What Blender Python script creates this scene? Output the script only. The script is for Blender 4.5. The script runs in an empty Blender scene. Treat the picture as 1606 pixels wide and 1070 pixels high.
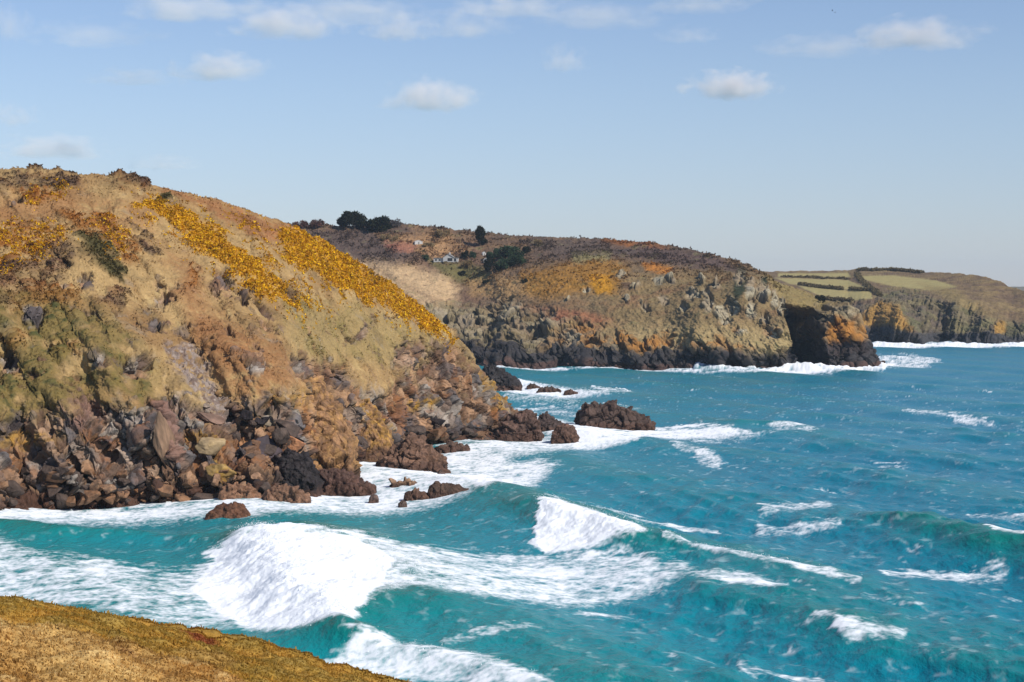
import bpy, bmesh, math, random
import numpy as np
from mathutils import Vector, Matrix

R = math.radians
SC = bpy.context.scene
COL = SC.collection
random.seed(7)
RNG = np.random.default_rng(11)

# ------------------------------------------------------------------ camera, sky, sun, exposure
F = 2997.0          # focal length in photo pixels (photo 1606 wide)
H = 40.0            # eye height above the sea, metres
CX, HY = 803.0, 455.0   # principal column, horizon row
cam_d = bpy.data.cameras.new('camera')
cam = bpy.data.objects.new('camera', cam_d)
COL.objects.link(cam)
cam.location = (0, 0, H)
cam.rotation_euler = (R(90), 0, 0)
cam_d.sensor_width = 36.0
cam_d.lens = 36.0 * F / 1606.0
cam_d.shift_y = -(535.0 - HY) / 1606.0
cam_d.clip_start = 1.0
cam_d.clip_end = 60000.0
SC.camera = cam

SUN_EL, SUN_AZ = 42.0, 128.0    # azimuth clockwise from +Y (view direction): from the right, a little behind
world = bpy.data.worlds.new('World')
SC.world = world
world.use_nodes = True
wn = world.node_tree
sky = wn.nodes.new('ShaderNodeTexSky')
sky.sky_type = 'NISHITA'
sky.sun_disc = False
sky.sun_elevation = R(SUN_EL)
sky.sun_rotation = R(SUN_AZ)
sky.altitude = 0
sky.air_density = 1.0
sky.dust_density = 0.12
sky.ozone_density = 2.2
bg = wn.nodes['Background']
bg.inputs['Strength'].default_value = 0.100
tint = wn.nodes.new('ShaderNodeVectorMath'); tint.operation = 'MULTIPLY'
wtc = wn.nodes.new('ShaderNodeTexCoord'); wsx = wn.nodes.new('ShaderNodeSeparateXYZ'); wmr = wn.nodes.new('ShaderNodeMapRange'); wmx = wn.nodes.new('ShaderNodeMix')
wmx.data_type = 'RGBA'; wmx.inputs[6].default_value = (.69, .725, .96, 1); wmx.inputs[7].default_value = (.84, .845, .98, 1)    # bluer air low over the sea
wmr.inputs['From Min'].default_value = 0.0; wmr.inputs['From Max'].default_value = .12; wmr.interpolation_type = 'SMOOTHSTEP'
wn.links.new(wtc.outputs['Generated'], wsx.inputs[0]); wn.links.new(wsx.outputs['Z'], wmr.inputs['Value']); wn.links.new(wmr.outputs['Result'], wmx.inputs[0]); wn.links.new(wmx.outputs[2], tint.inputs[1])
wn.links.new(sky.outputs['Color'], tint.inputs[0]); wn.links.new(tint.outputs[0], bg.inputs['Color'])

sun_d = bpy.data.lights.new('sun', 'SUN')
sun_d.energy = 4.6
sun_d.angle = R(0.5)
sun_d.color = (1.0, 0.95, 0.87)
sun = bpy.data.objects.new('sun', sun_d)
COL.objects.link(sun)
sdir = Vector((math.sin(R(SUN_AZ)) * math.cos(R(SUN_EL)), math.cos(R(SUN_AZ)) * math.cos(R(SUN_EL)), math.sin(R(SUN_EL))))
sun.rotation_euler = sdir.to_track_quat('Z', 'Y').to_euler()
sun.location = (200, -100, 300)

SC.view_settings.view_transform = 'Standard'
SC.view_settings.look = 'None'
SC.view_settings.exposure = 0.22
SC.view_settings.gamma = 1.0
SC.view_settings.use_curve_mapping = False
SC.cycles.use_denoising = True
SC.cycles.max_bounces = 6
SC.cycles.diffuse_bounces = 2
SC.cycles.glossy_bounces = 2
SC.cycles.transmission_bounces = 2
SC.cycles.volume_bounces = 2
SC.cycles.transparent_max_bounces = 6

# ------------------------------------------------------------------ small helpers
def lin(r, g, b, k=0.66):
    out = []
    for c in (r, g, b):
        c = c / 255.0
        out.append((c / 12.92 if c <= 0.04045 else ((c + 0.055) / 1.055) ** 2.4) * k)
    return np.array(out, np.float32)

def p3(px, py, Y):
    """photo pixel + distance -> point in the world"""
    return np.stack([(np.asarray(px) - CX) / F * Y, np.asarray(Y) + 0 * np.asarray(px), H - (np.asarray(py) - HY) / F * Y], -1)

def sea_pt(px, py, z=0.0):
    Y = F * (H - z) / (py - HY)
    return Vector(((px - CX) / F * Y, Y, z))

def sstep(a, b, x):
    t = np.clip((x - a) / (b - a), 0, 1)
    return t * t * (3 - 2 * t)

def mix(a, b, t):
    return a + (b - a) * t[..., None]

# ---- noise
def _hash(ix, iy, iz, seed):
    h = (ix.astype(np.uint32) * np.uint32(374761393) + iy.astype(np.uint32) * np.uint32(668265263)
         + iz.astype(np.uint32) * np.uint32(2147483647) + np.uint32((seed * 974711 + 12345) & 0xffffffff))
    h = (h ^ (h >> np.uint32(13))) * np.uint32(1274126177)
    h = (h ^ (h >> np.uint32(16))) * np.uint32(2246822519)
    return h ^ (h >> np.uint32(15))

_G = np.random.default_rng(3).normal(size=(64, 3)).astype(np.float32)
_G /= np.linalg.norm(_G, axis=1, keepdims=True)

def noise(P, seed=0):
    """gradient noise about -1..1; P (..., 3)"""
    P = np.asarray(P, np.float32)
    i = np.floor(P).astype(np.int64)
    f = P - i
    u = f * f * f * (f * (f * 6 - 15) + 10)
    out = np.zeros(P.shape[:-1], np.float32)
    for dx in (0, 1):
        wx = u[..., 0] if dx else 1 - u[..., 0]
        for dy in (0, 1):
            wy = wx * (u[..., 1] if dy else 1 - u[..., 1])
            for dz in (0, 1):
                w = wy * (u[..., 2] if dz else 1 - u[..., 2])
                g = _G[_hash(i[..., 0] + dx, i[..., 1] + dy, i[..., 2] + dz, seed) & np.uint32(63)]
                out += w * (g[..., 0] * (f[..., 0] - dx) + g[..., 1] * (f[..., 1] - dy) + g[..., 2] * (f[..., 2] - dz))
    return out * 1.6

def fbm(P, oct=4, seed=0, gain=0.5, lac=2.03):
    P = np.asarray(P, np.float32)
    a, s, out = 1.0, 1.0, 0
    tot = 0
    for o in range(oct):
        out = out + a * noise(P * s, seed + o * 17)
        tot += a
        a *= gain
        s *= lac
    return out / tot

def ridged(P, oct=3, seed=0):
    a, s, out, tot = 1.0, 1.0, 0, 0
    for o in range(oct):
        out = out + a * (1 - 2 * np.abs(noise(P * s, seed + 31 * o)))
        tot += a
        a *= 0.5
        s *= 2.1
    return out / tot

def cells(P, seed=0):
    """nearest jittered cell: distance, second distance, per-cell random (4), offset from the centre"""
    shp = P.shape[:-1]
    P = np.asarray(P, np.float32).reshape(-1, 3)
    i = np.floor(P).astype(np.int64)
    n = len(P)
    d1 = np.full(n, 9.0, np.float32); d2 = np.full(n, 9.0, np.float32)
    hid = np.zeros(n, np.uint32); off = np.zeros((n, 3), np.float32)
    for dx in (-1, 0, 1):
        for dy in (-1, 0, 1):
            for dz in (-1, 0, 1):
                c = i + np.array([dx, dy, dz])
                h = _hash(c[:, 0], c[:, 1], c[:, 2], seed)
                j = np.stack([(h & np.uint32(1023)), ((h >> np.uint32(10)) & np.uint32(1023)), ((h >> np.uint32(20)) & np.uint32(1023))], -1).astype(np.float32) / 1023.0
                v = P - (c + j)
                d = np.sqrt((v * v).sum(-1))
                m = d < d1
                d2 = np.where(m, d1, np.minimum(d2, d))
                d1 = np.where(m, d, d1)
                hid = np.where(m, h, hid)
                off = np.where(m[:, None], v, off)
    r = np.stack([_hash(hid, hid >> np.uint32(7), hid >> np.uint32(3), s).astype(np.float32) / 4294967295.0 for s in (1, 2, 3, 4)], -1)
    return d1.reshape(shp), d2.reshape(shp), r.reshape(shp + (4,)), off.reshape(shp + (3,))

def facet(P, seed=0, tilt=0.8):
    """broken-rock relief: every cell is a plane of its own tilt and height"""
    d1, d2, r, off = cells(P, seed)
    h = (r[..., 0] - 0.5) + tilt * ((r[..., 1] - 0.5) * off[..., 0] + (r[..., 2] - 0.5) * off[..., 1] + (r[..., 3] - 0.5) * off[..., 2]) * 2
    crack = sstep(0.10, 0.0, d2 - d1)
    return h - 0.35 * crack, r, crack

def poly(PX, PY, pts, soft=8.0):
    """1 inside a polygon, 0 outside, soft edge (pixels)"""
    pts = np.asarray(pts, np.float32)
    out = np.zeros(PX.shape, np.float32)
    m = soft * 2
    sel = (PX > pts[:, 0].min() - m) & (PX < pts[:, 0].max() + m) & (PY > pts[:, 1].min() - m) & (PY < pts[:, 1].max() + m)
    x, y = PX[sel], PY[sel]
    if x.size == 0:
        return out
    ins = np.zeros(x.shape, bool)
    d = np.full(x.shape, 1e9, np.float32)
    for k in range(len(pts)):
        ax, ay = pts[k]; bx, by = pts[(k + 1) % len(pts)]
        c = ((ay > y) != (by > y)) & (x < (bx - ax) * (y - ay) / (by - ay + 1e-9) + ax)
        ins ^= c
        t = np.clip(((x - ax) * (bx - ax) + (y - ay) * (by - ay)) / ((bx - ax) ** 2 + (by - ay) ** 2 + 1e-9), 0, 1)
        d = np.minimum(d, np.hypot(x - ax - t * (bx - ax), y - ay - t * (by - ay)))
    sd = np.where(ins, d, -d)
    out[sel] = sstep(-soft, soft, sd)
    return out

def ell(PX, PY, cx, cy, rx, ry, ang=0.0):
    c, s = math.cos(R(ang)), math.sin(R(ang))
    dx, dy = PX - cx, PY - cy
    u = (dx * c + dy * s) / rx
    v = (-dx * s + dy * c) / ry
    return sstep(1.35, 0.65, np.sqrt(u * u + v * v))

def curve(pts):
    xs, ys = zip(*pts)
    return lambda x: np.interp(x, xs, ys)

def pline(PX, PY, pts, w):
    """soft line of half width w (pixels); points may carry their own width"""
    out = np.zeros(PX.shape, np.float32)
    P_ = [(p[0], p[1], p[2] if len(p) > 2 else w) for p in pts]
    wm = max(p[2] for p in P_) * 2.2
    xs = [p[0] for p in P_]; ys = [p[1] for p in P_]
    sel = (PX > min(xs) - wm) & (PX < max(xs) + wm) & (PY > min(ys) - wm) & (PY < max(ys) + wm)
    x, y = PX[sel], PY[sel]
    o = np.zeros(x.shape, np.float32)
    for (ax, ay, aw), (bx, by, bw) in zip(P_[:-1], P_[1:]):
        t = np.clip(((x - ax) * (bx - ax) + (y - ay) * (by - ay)) / ((bx - ax) ** 2 + (by - ay) ** 2 + 1e-9), 0, 1)
        d = np.hypot(x - ax - t * (bx - ax), y - ay - t * (by - ay))
        o = np.maximum(o, sstep(1.6, 0.4, d / (aw + t * (bw - aw))))
    out[sel] = o
    return out

# ---- meshes
def mesh_np(name, V, faces, col=None, extra=None, smooth=True):
    """V (n,3); faces (m,4) or (m,3)"""
    me = bpy.data.meshes.new(name)
    V = np.ascontiguousarray(V, np.float32); faces = np.ascontiguousarray(faces, np.int32)
    k = faces.shape[1]
    me.vertices.add(len(V)); me.vertices.foreach_set('co', V.ravel())
    me.loops.add(faces.size); me.loops.foreach_set('vertex_index', faces.ravel())
    me.polygons.add(len(faces))
    me.polygons.foreach_set('loop_start', np.arange(0, faces.size, k, dtype=np.int32))
    me.polygons.foreach_set('use_smooth', np.full(len(faces), smooth, bool))
    if col is not None:
        a = me.attributes.new('col', 'FLOAT_COLOR', 'POINT')
        c = np.ones((len(V), 4), np.float32); c[:, :3] = col
        a.data.foreach_set('color', c.ravel())
    for kx, v in (extra or {}).items():
        a = me.attributes.new(kx, 'FLOAT', 'POINT')
        a.data.foreach_set('value', np.ascontiguousarray(v, np.float32).ravel())
    me.update(calc_edges=True)
    return me

def grid_faces(r, c):
    i = np.arange(r * c).reshape(r, c)
    return np.stack([i[:-1, :-1], i[:-1, 1:], i[1:, 1:], i[1:, :-1]], -1).reshape(-1, 4)

def link(name, me, mat, parent=None):
    o = bpy.data.objects.new(name, me)
    COL.objects.link(o)
    if mat is not None and not me.materials:
        me.materials.append(mat)
    o.parent = parent
    return o

def tag(o, label=None, cat=None, group=None, kind=None):
    if label: o['label'] = label
    if cat: o['category'] = cat
    if group: o['group'] = group
    if kind: o['kind'] = kind
    return o

def empty(name, loc=(0, 0, 0), rz=0.0):
    o = bpy.data.objects.new(name, None)
    COL.objects.link(o)
    o.location = loc
    o.rotation_euler = (0, 0, rz)
    return o

def copy_tree(o, parent=None):
    c = o.copy(); COL.objects.link(c); c.parent = parent
    for ch in list(o.children):
        copy_tree(ch, c)
    return c

# ---- materials
def nodes(name):
    m = bpy.data.materials.new(name); m.use_nodes = True
    nt = m.node_tree
    return m, nt, nt.nodes['Principled BSDF'], nt.nodes.new, nt.links.new

def attr_mat(name, rough=0.9, spec=0.2, fine=((9.0, 0.35), (2.2, 0.25)), bump=((3.0, 0.25), (12.0, 0.08)), sss=None):
    """colour from the mesh's own col attribute, broken up by fine noise; small relief as bump"""
    m, nt, bs, N, L = nodes(name)
    at = N('ShaderNodeAttribute'); at.attribute_name = 'col'
    tc = N('ShaderNodeTexCoord')
    cur = at.outputs['Color']
    for sc, amt in fine:
        nz = N('ShaderNodeTexNoise'); nz.inputs['Scale'].default_value = sc; nz.inputs['Detail'].default_value = 3
        L(tc.outputs['Object'], nz.inputs['Vector'])
        mr = N('ShaderNodeMapRange'); mr.inputs['From Min'].default_value = 0.3; mr.inputs['From Max'].default_value = 0.7
        mr.inputs['To Min'].default_value = 1 - amt; mr.inputs['To Max'].default_value = 1 + amt
        L(nz.outputs['Fac'], mr.inputs['Value'])
        mx = N('ShaderNodeVectorMath'); mx.operation = 'SCALE'
        L(cur, mx.inputs[0]); L(mr.outputs['Result'], mx.inputs['Scale'])
        cur = mx.outputs['Vector']
    L(cur, bs.inputs['Base Color'])
    prev = None
    for sc, dist in bump:
        nz = N('ShaderNodeTexNoise'); nz.inputs['Scale'].default_value = sc; nz.inputs['Detail'].default_value = 3
        L(tc.outputs['Object'], nz.inputs['Vector'])
        b = N('ShaderNodeBump'); b.inputs['Strength'].default_value = 1.0; b.inputs['Distance'].default_value = dist
        L(nz.outputs['Fac'], b.inputs['Height'])
        if prev is not None: L(prev, b.inputs['Normal'])
        prev = b.outputs['Normal']
    if prev is not None: L(prev, bs.inputs['Normal'])
    bs.inputs['Roughness'].default_value = rough
    bs.inputs['Specular IOR Level'].default_value = spec
    return m

def plain_mat(name, col, rough=0.8, var=0.25, scale=3.0, spec=0.3, bump=0.0):
    m, nt, bs, N, L = nodes(name)
    tc = N('ShaderNodeTexCoord'); nz = N('ShaderNodeTexNoise')
    nz.inputs['Scale'].default_value = scale; nz.inputs['Detail'].default_value = 4
    L(tc.outputs['Object'], nz.inputs['Vector'])
    rp = N('ShaderNodeValToRGB')
    rp.color_ramp.elements[0].position = 0.3; rp.color_ramp.elements[1].position = 0.7
    rp.color_ramp.elements[0].color = (*[float(c) * (1 - var) for c in col], 1)
    rp.color_ramp.elements[1].color = (*[float(c) * (1 + var) for c in col], 1)
    L(nz.outputs['Fac'], rp.inputs['Fac']); L(rp.outputs['Color'], bs.inputs['Base Color'])
    bs.inputs['Roughness'].default_value = rough
    bs.inputs['Specular IOR Level'].default_value = spec
    if bump:
        b = N('ShaderNodeBump'); b.inputs['Distance'].default_value = bump
        L(nz.outputs['Fac'], b.inputs['Height']); L(b.outputs['Normal'], bs.inputs['Normal'])
    return m

M_LAND = attr_mat('hillside_ground', fine=((1.7, 0.13), (0.45, 0.12)), bump=((1.3, 0.28), (0.5, 0.35)))
M_FARLAND = attr_mat('far_hillside_ground', fine=((0.8, 0.14), (0.2, 0.14)), bump=((0.6, 0.6),))
M_TURF = attr_mat('foreground_turf', fine=((14.0, 0.30), (3.0, 0.18)), bump=((9.0, 0.05), (25.0, 0.02)))
M_ROCK = attr_mat('weathered_rock', rough=0.75, spec=0.3, fine=((1.6, 0.30), (0.5, 0.2)), bump=((1.2, 0.35), (4.0, 0.12)))
def leaf_mat(name):
    m = attr_mat(name, rough=0.85, spec=0.1, fine=((0.6, 0.2),), bump=())
    nt = m.node_tree; bs = nt.nodes['Principled BSDF']
    tr = nt.nodes.new('ShaderNodeBsdfTranslucent'); mx = nt.nodes.new('ShaderNodeMixShader'); mx.inputs[0].default_value = 0.42
    nt.links.new(bs.inputs['Base Color'].links[0].from_socket, tr.inputs['Color'])
    nt.links.new(bs.outputs[0], mx.inputs[1]); nt.links.new(tr.outputs[0], mx.inputs[2])
    nt.links.new(mx.outputs[0], nt.nodes['Material Output'].inputs['Surface'])
    return m
M_LEAF = leaf_mat('leafage')

# ------------------------------------------------------------------ lofted land
def loft(cols, coastY, ridge_y, ridgeY, prof, nrow, nback, back_len, back_drop, dY=None, zbase=-3.0):
    """A hillside swept along the coast: from below the waterline up to the ridge, then down behind it.
    Returns photo column/row of every vertex and its position."""
    c = np.asarray(cols, np.float64)
    t = np.linspace(0, 1, nrow)[:, None]
    Yc, Yr = coastY(c)[None], ridgeY(c)[None]
    y0 = HY + F * (H - zbase) / Yc
    y1 = ridge_y(c)[None]
    PY = y0 + (y1 - y0) * t
    Y = Yc + (Yr - Yc) * prof(t, c[None])
    PX = np.broadcast_to(c[None], PY.shape).copy()
    if dY is not None:
        Y = Y + dY(PX, PY, t + 0 * PX)
    P = p3(PX, PY, Y)
    if nback:
        s = (np.linspace(0, 1, nback + 1)[1:] ** 1.5)[:, None]
        Yb = Y[-1:] + back_len(c)[None] * s
        Zb = P[-1:, :, 2] - back_drop(c)[None] * (0.15 * s + 0.85 * s ** 1.3) - 0.02 * back_len(c)[None] * s
        Pb = np.stack([(c[None] - CX) / F * Yb, Yb, Zb], -1)
        P = np.concatenate([P, Pb], 0)
        PX = np.concatenate([PX, np.broadcast_to(c[None], Yb.shape)], 0)
        PYb = HY - (Zb - H) / Yb * F
        PY = np.concatenate([PY, PYb], 0)
    return PX, PY, P

def normals(P):
    a = np.gradient(P, axis=1); b = np.gradient(P, axis=0)
    n = np.cross(a, b)
    return n / (np.linalg.norm(n, axis=-1, keepdims=True) + 1e-9)

def smooth_normals(P, k=6):
    n = normals(P)
    for _ in range(k):
        n[1:-1] = (n[:-2] + 2 * n[1:-1] + n[2:]) / 4
        n[:, 1:-1] = (n[:, :-2] + 2 * n[:, 1:-1] + n[:, 2:]) / 4
    return n / (np.linalg.norm(n, axis=-1, keepdims=True) + 1e-9)

# colours (sRGB of the sunlit surface in the photo, turned into albedo)
STRAW = lin(186, 154, 104); TAN = lin(154, 120, 78); BRACKEN = lin(156, 106, 66); RUST = lin(150, 92, 32)
GORSE = lin(216, 160, 22); GORSE_D = lin(112, 84, 26); HEATHER = lin(84, 64, 54); OLIVE = lin(120, 112, 54)
GREEN = lin(78, 88, 44); PALEOL = lin(162, 138, 90); ROCKG = lin(150, 140, 134); ROCKP = lin(148, 112, 84)
ROCKB = lin(104, 78, 62); LICHEN = lin(188, 142, 44); ORANGEL = lin(168, 106, 52); TIDEK = lin(44, 36, 34)
TIDEB = lin(98, 68, 52); CREAM = lin(208, 176, 134); PINKB = lin(160, 108, 82)

# ================================================================== NEAR HEADLAND
near_coast_py = curve([(-400, 806), (0, 802), (60, 797), (140, 792), (250, 787), (340, 786), (400, 788), (440, 783), (475, 768), (510, 748),
                       (545, 731), (580, 722), (620, 716), (660, 700), (700, 697), (740, 692), (800, 682), (835, 674), (860, 674)])
near_ridge_py = curve([(-400, 262), (-100, 266), (0, 270), (60, 272), (130, 278), (190, 283), (250, 300), (330, 320), (400, 335), (450, 355), (475, 367),
                       (520, 398), (580, 434), (640, 472), (700, 515), (735, 547), (760, 582), (785, 618), (800, 640), (818, 648), (840, 660), (860, 672)])
near_ridge_Y = curve([(-400, 440), (0, 445), (200, 458), (400, 474), (475, 490), (580, 505), (700, 528), (760, 542), (800, 548), (860, 550)])
def near_coastY(c):
    Y = F * H / (near_coast_py(c) - HY)
    return np.minimum(Y, near_ridge_Y(c) - 3)
def near_prof(t, c):
    a = np.interp(t, [0, .12, .2, .35, .55, .8, 1], [0, .03, .08, .17, .37, .70, 1])
    return a + 0 * c
near_cols = np.concatenate([np.arange(-400, -12, 5.0), np.arange(-12, 862, 0.75)])
def near_dY(PX, PY, t):
    env = np.clip(t / 0.08, 0, 1) * np.clip((1 - t) / 0.12, 0, 1) * np.clip((860 - PX) / 90, 0, 1)
    P = np.stack([PX / 95.0 - PY / 190.0, PY / 260.0, 0 * PX], -1)
    d = 7.0 * fbm(P, 3, 5) - 3.0 * ridged(np.stack([PX / 60.0 - PY / 95.0, PY / 150.0, 0 * PX + 4], -1), 2, 9)
    # ribs and hollows traced from the picture: (ridge line, forward metres, width left, width right)
    for (ax, ay, bx, by, amt, wl, wr) in (
            (118, 378, 215, 560, -7, 60, 26), (488, 598, 552, 700, -5, 60, 18), (560, 630, 618, 700, -4, 26, 14),
            (150, 560, 250, 690, -5, 50, 22), (95, 590, 140, 690, -4, 40, 24), (240, 600, 276, 735, -3, 24, 12),
            (455, 560, 520, 600, 6, 30, 30), (300, 540, 370, 680, 5, 40, 30), (415, 640, 440, 720, 5, 40, 20),
            (640, 560, 700, 640, 4, 30, 30), (762, 575, 800, 648, -4, 26, 14), (715, 540, 735, 650, 3, 16, 16),
            (190, 640, 230, 760, 4.5, 20, 14), (30, 640, 60, 760, 3.5, 30, 20), (360, 640, 380, 760, 4, 24, 20)):
        tt = np.clip((PY - ay) / (by - ay), 0, 1)
        xc = ax + tt * (bx - ax)
        q = PX - xc
        w = np.where(q < 0, np.exp(-(q / wl) ** 2), np.exp(-(q / wr) ** 2))
        v = sstep(ay - 50, ay + 10, PY) * sstep(by + 40, by - 5, PY)
        d = d + amt * w * v
    return d * env
PX, PY, P = loft(near_cols, near_coastY, near_ridge_py, near_ridge_Y, near_prof, 660, 50,
                 curve([(-400, 300), (350, 260), (470, 90), (600, 60), (860, 12)]),
                 curve([(-400, 6), (300, 14), (430, 30), (480, 48), (600, 48), (700, 36), (800, 12), (860, 6)]), near_dY)
NEAR_P0 = P.copy(); NEAR_NROW = 660
N = smooth_normals(P, 8)
z = P[..., 2]
w1 = fbm(P / 6.0, 4, 21); w2 = fbm(P / 1.6, 3, 22); w3 = fbm(P / 22.0, 3, 23)
wx = PX + 26 * w1 + 9 * w2; wy = PY + 20 * fbm(P / 6.0 + 40, 3, 24) + 8 * w2
# downslope streaks (grass combed down the hill, which falls to the lower right)
q = (P[..., 0] * 0.75 + P[..., 2] * 0.65)
streak = fbm(np.stack([q / 1.1, P[..., 2] / 9.0 - P[..., 0] / 9.0, P[..., 1] / 9.0], -1), 3, 25)
rock_line = curve([(-400, 660), (0, 655), (80, 640), (150, 630), (220, 645), (260, 615), (330, 655), (400, 625), (470, 600), (520, 600), (600, 618),
                   (640, 585), (700, 552), (750, 566), (790, 622), (860, 640)])
rock = sstep(-16, 16, PY - rock_line(PX) + 34 * w1 + 16 * w2)
for (cx, cy, rx, ry, a) in ((347, 446, 20, 24, 60), (335, 388, 9, 7, 0), (412, 492, 14, 9, 30), (424, 520, 13, 12, 50), (246, 514, 9, 18, 60), (400, 575, 13, 16, 40),
                            (478, 578, 28, 24, 40), (520, 595, 34, 24, 30), (135, 445, 9, 9, 0), (30, 318, 8, 6, 0), (12, 570, 14, 22, 0), (52, 500, 18, 14, 20), (150, 565, 18, 12, 30),
                            (215, 575, 16, 26, 60), (600, 500, 8, 6, 0), (560, 520, 10, 12, 45), (640, 560, 22, 30, 50), (700, 560, 26, 30, 60), (460, 470, 9, 9, 0), (262, 470, 12, 20, 70), (380, 470, 10, 10, 0)):
    rock = np.maximum(rock, ell(wx, wy, cx, cy, rx, ry, a))
rock = np.maximum(rock, 0.9 * sstep(0.38, 0.55, w1 + 0.5 * w2) * sstep(430, 540, PY))
rock = np.maximum(rock, 0.8 * sstep(0.20, 0.42, fbm(P / 4.2 + 31, 4, 35) + .25 * w3) * sstep(350, 480, PY) * sstep(-1.2, .2, w1))
scree = poly(wx, wy, [(255, 545), (300, 538), (335, 600), (375, 655), (350, 672), (310, 625), (270, 585)], 8)
# vegetation masks
gx = PX + 34 * w1 + 10 * w2; gy = PY + 26 * fbm(P / 7.0 + 90, 3, 27) + 10 * w2
gorse = np.maximum.reduce([
    poly(gx, gy, [(205, 318), (262, 325), (330, 362), (400, 412), (472, 476), (474, 492), (430, 474), (345, 418), (285, 375)], 6),
    poly(gx, gy, [(430, 372), (475, 360), (530, 398), (600, 446), (660, 482), (718, 528), (690, 524), (600, 486), (520, 438), (450, 415)], 6),
    0.75 * poly(gx, gy, [(370, 400), (450, 410), (600, 480), (520, 440), (420, 430)], 8) * sstep(0.0, .5, w1)])
gleft = np.maximum.reduce([poly(gx, gy, [(-60, 352), (60, 350), (112, 372), (80, 405), (30, 436), (-60, 440)], 12), poly(gx, gy, [(130, 345), (180, 345), (200, 385), (190, 410), (160, 395)], 8), poly(gx, gy, [(40, 300), (120, 300), (100, 325), (50, 325)], 6)]) * sstep(-.2, .2, fbm(P / 2.4 + 12, 3, 29))
gspill = poly(gx, gy, [(205, 300), (300, 320), (440, 350), (500, 362), (600, 440), (730, 535), (690, 545), (560, 480), (480, 510), (400, 470), (300, 400), (200, 340)], 20) * sstep(.05, .3, fbm(P / 3.2 + 5, 3, 28))
rust = np.maximum.reduce([
    poly(wx, wy, [(-60, 350), (50, 350), (110, 370), (85, 405), (30, 440), (-60, 440)], 10),
    poly(wx, wy, [(100, 345), (170, 338), (205, 380), (195, 405), (150, 395), (115, 372)], 8),
    poly(wx, wy, [(15, 305), (100, 298), (95, 322), (50, 328)], 7),
    poly(wx, wy, [(175, 283), (215, 290), (240, 312), (200, 300)], 4),
    poly(wx, wy, [(0, 480), (60, 450), (130, 455), (120, 500), (20, 500)], 10),
    poly(wx, wy, [(0, 520), (35, 520), (38, 560), (0, 565)], 6), ell(wx, wy, 110, 545, 30, 14), ell(wx, wy, 205, 400, 22, 20, 40), ell(wx, wy, 300, 440, 12, 18),
    ell(wx, wy, 22, 590, 20, 10)])
heath = np.maximum.reduce([
    poly(wx, wy, [(-80, 292), (50, 278), (125, 280), (130, 298), (90, 306), (30, 306), (-80, 315)], 6),
    poly(wx, wy, [(160, 279), (215, 286), (235, 306), (190, 292)], 4),
    poly(wx, wy, [(10, 420), (60, 392), (112, 388), (118, 415), (100, 450), (60, 475), (-60, 490), (-60, 430)], 9),
    poly(wx, wy, [(198, 345), (225, 372), (252, 400), (236, 410), (212, 380)], 5),
    ell(wx, wy, 180, 472, 16, 14), 0.8 * poly(wx, wy, [(520, 395), (575, 432), (640, 470), (600, 452), (545, 420)], 3)])
obush = np.maximum(poly(wx, wy, [(115, 375), (148, 378), (188, 420), (190, 452), (165, 442), (138, 408)], 6), ell(wx, wy, 255, 320, 14, 6, 25))
green = np.maximum.reduce([poly(wx, wy, [(40, 490), (90, 480), (140, 520), (150, 560), (90, 585), (50, 560)], 12),
                           0.8 * poly(wx, wy, [(150, 555), (200, 555), (240, 610), (220, 650), (170, 640)], 14),
                           0.9 * poly(wx, wy, [(-60, 560), (60, 560), (110, 620), (80, 680), (-60, 690)], 16), .55 * poly(wx, wy, [(-60, 470), (150, 480), (250, 590), (230, 680), (-60, 690)], 20)]) * sstep(-.5, .15, w1)
brack = np.maximum.reduce([poly(wx, wy, [(250, 300), (330, 318), (460, 360), (560, 430), (500, 415), (420, 385), (330, 345)], 8),
                           0.85 * poly(wx, wy, [(255, 400), (300, 420), (330, 500), (420, 535), (480, 590), (440, 660), (385, 640), (340, 590), (300, 520)], 22),
                           0.6 * poly(wx, wy, [(-60, 310), (120, 310), (240, 330), (240, 370), (110, 350), (-60, 350)], 14)])
olive = poly(wx, wy, [(460, 470), (560, 480), (700, 535), (745, 565), (640, 585), (560, 570), (490, 560), (440, 520)], 18)
gap = sstep(-.55, .0, w1 + .7 * fbm(P / 3.0 + 71, 3, 33))
gorse = gorse * (.5 + .5 * gap); heath = heath * (.45 + .55 * sstep(-.5, .1, w3 + fbm(P / 4.0 + 17, 3, 34))); rust = rust * (.45 + .55 * gap)
# colour of the ground
c = mix(STRAW + 0 * P[..., :1], TAN, sstep(-.35, .45, w3 + 0.5 * w1))
c = mix(c, lin(202, 176, 122), sstep(.1, .55, streak) * 0.5)
c = mix(c, lin(138, 104, 62), sstep(.15, .6, -streak) * 0.5)
c = mix(c, PALEOL, olive * 0.8)
c = mix(c, OLIVE, olive * sstep(-.1, .5, w1) * 0.5)
c = mix(c, lin(116, 98, 66), sstep(.05, .45, fbm(P / 9.0 + 51, 4, 36)) * .45)
c = mix(c, lin(150, 138, 120), sstep(.25, .5, fbm(P / 5.0 + 81, 4, 37)) * .4)
c = mix(c, BRACKEN, brack * sstep(-.9, .1, w2 + w1) * 0.85)
c = mix(c, lin(184, 122, 74), brack * sstep(.1, .6, streak) * 0.5)
c = mix(c, RUST, rust * sstep(-.45, .25, w2 + .4 * w1) * 0.92)
c = mix(c, mix(HEATHER + 0 * P[..., :1], lin(116, 76, 52), sstep(-.1, .4, w1)), .9 * heath * sstep(-.7, .1, w2 + .4 * w1))
c = mix(c, lin(84, 76, 44), obush)
c = mix(c, lin(126, 108, 58), np.clip(green * 1.4, 0, .9))
c = mix(c, lin(80, 82, 44), np.clip(green, 0, 1) * sstep(0, .4, w2 + .3 * w1))
c = mix(c, lin(200, 146, 34), gorse * 0.9)
ground_c = c
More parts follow.
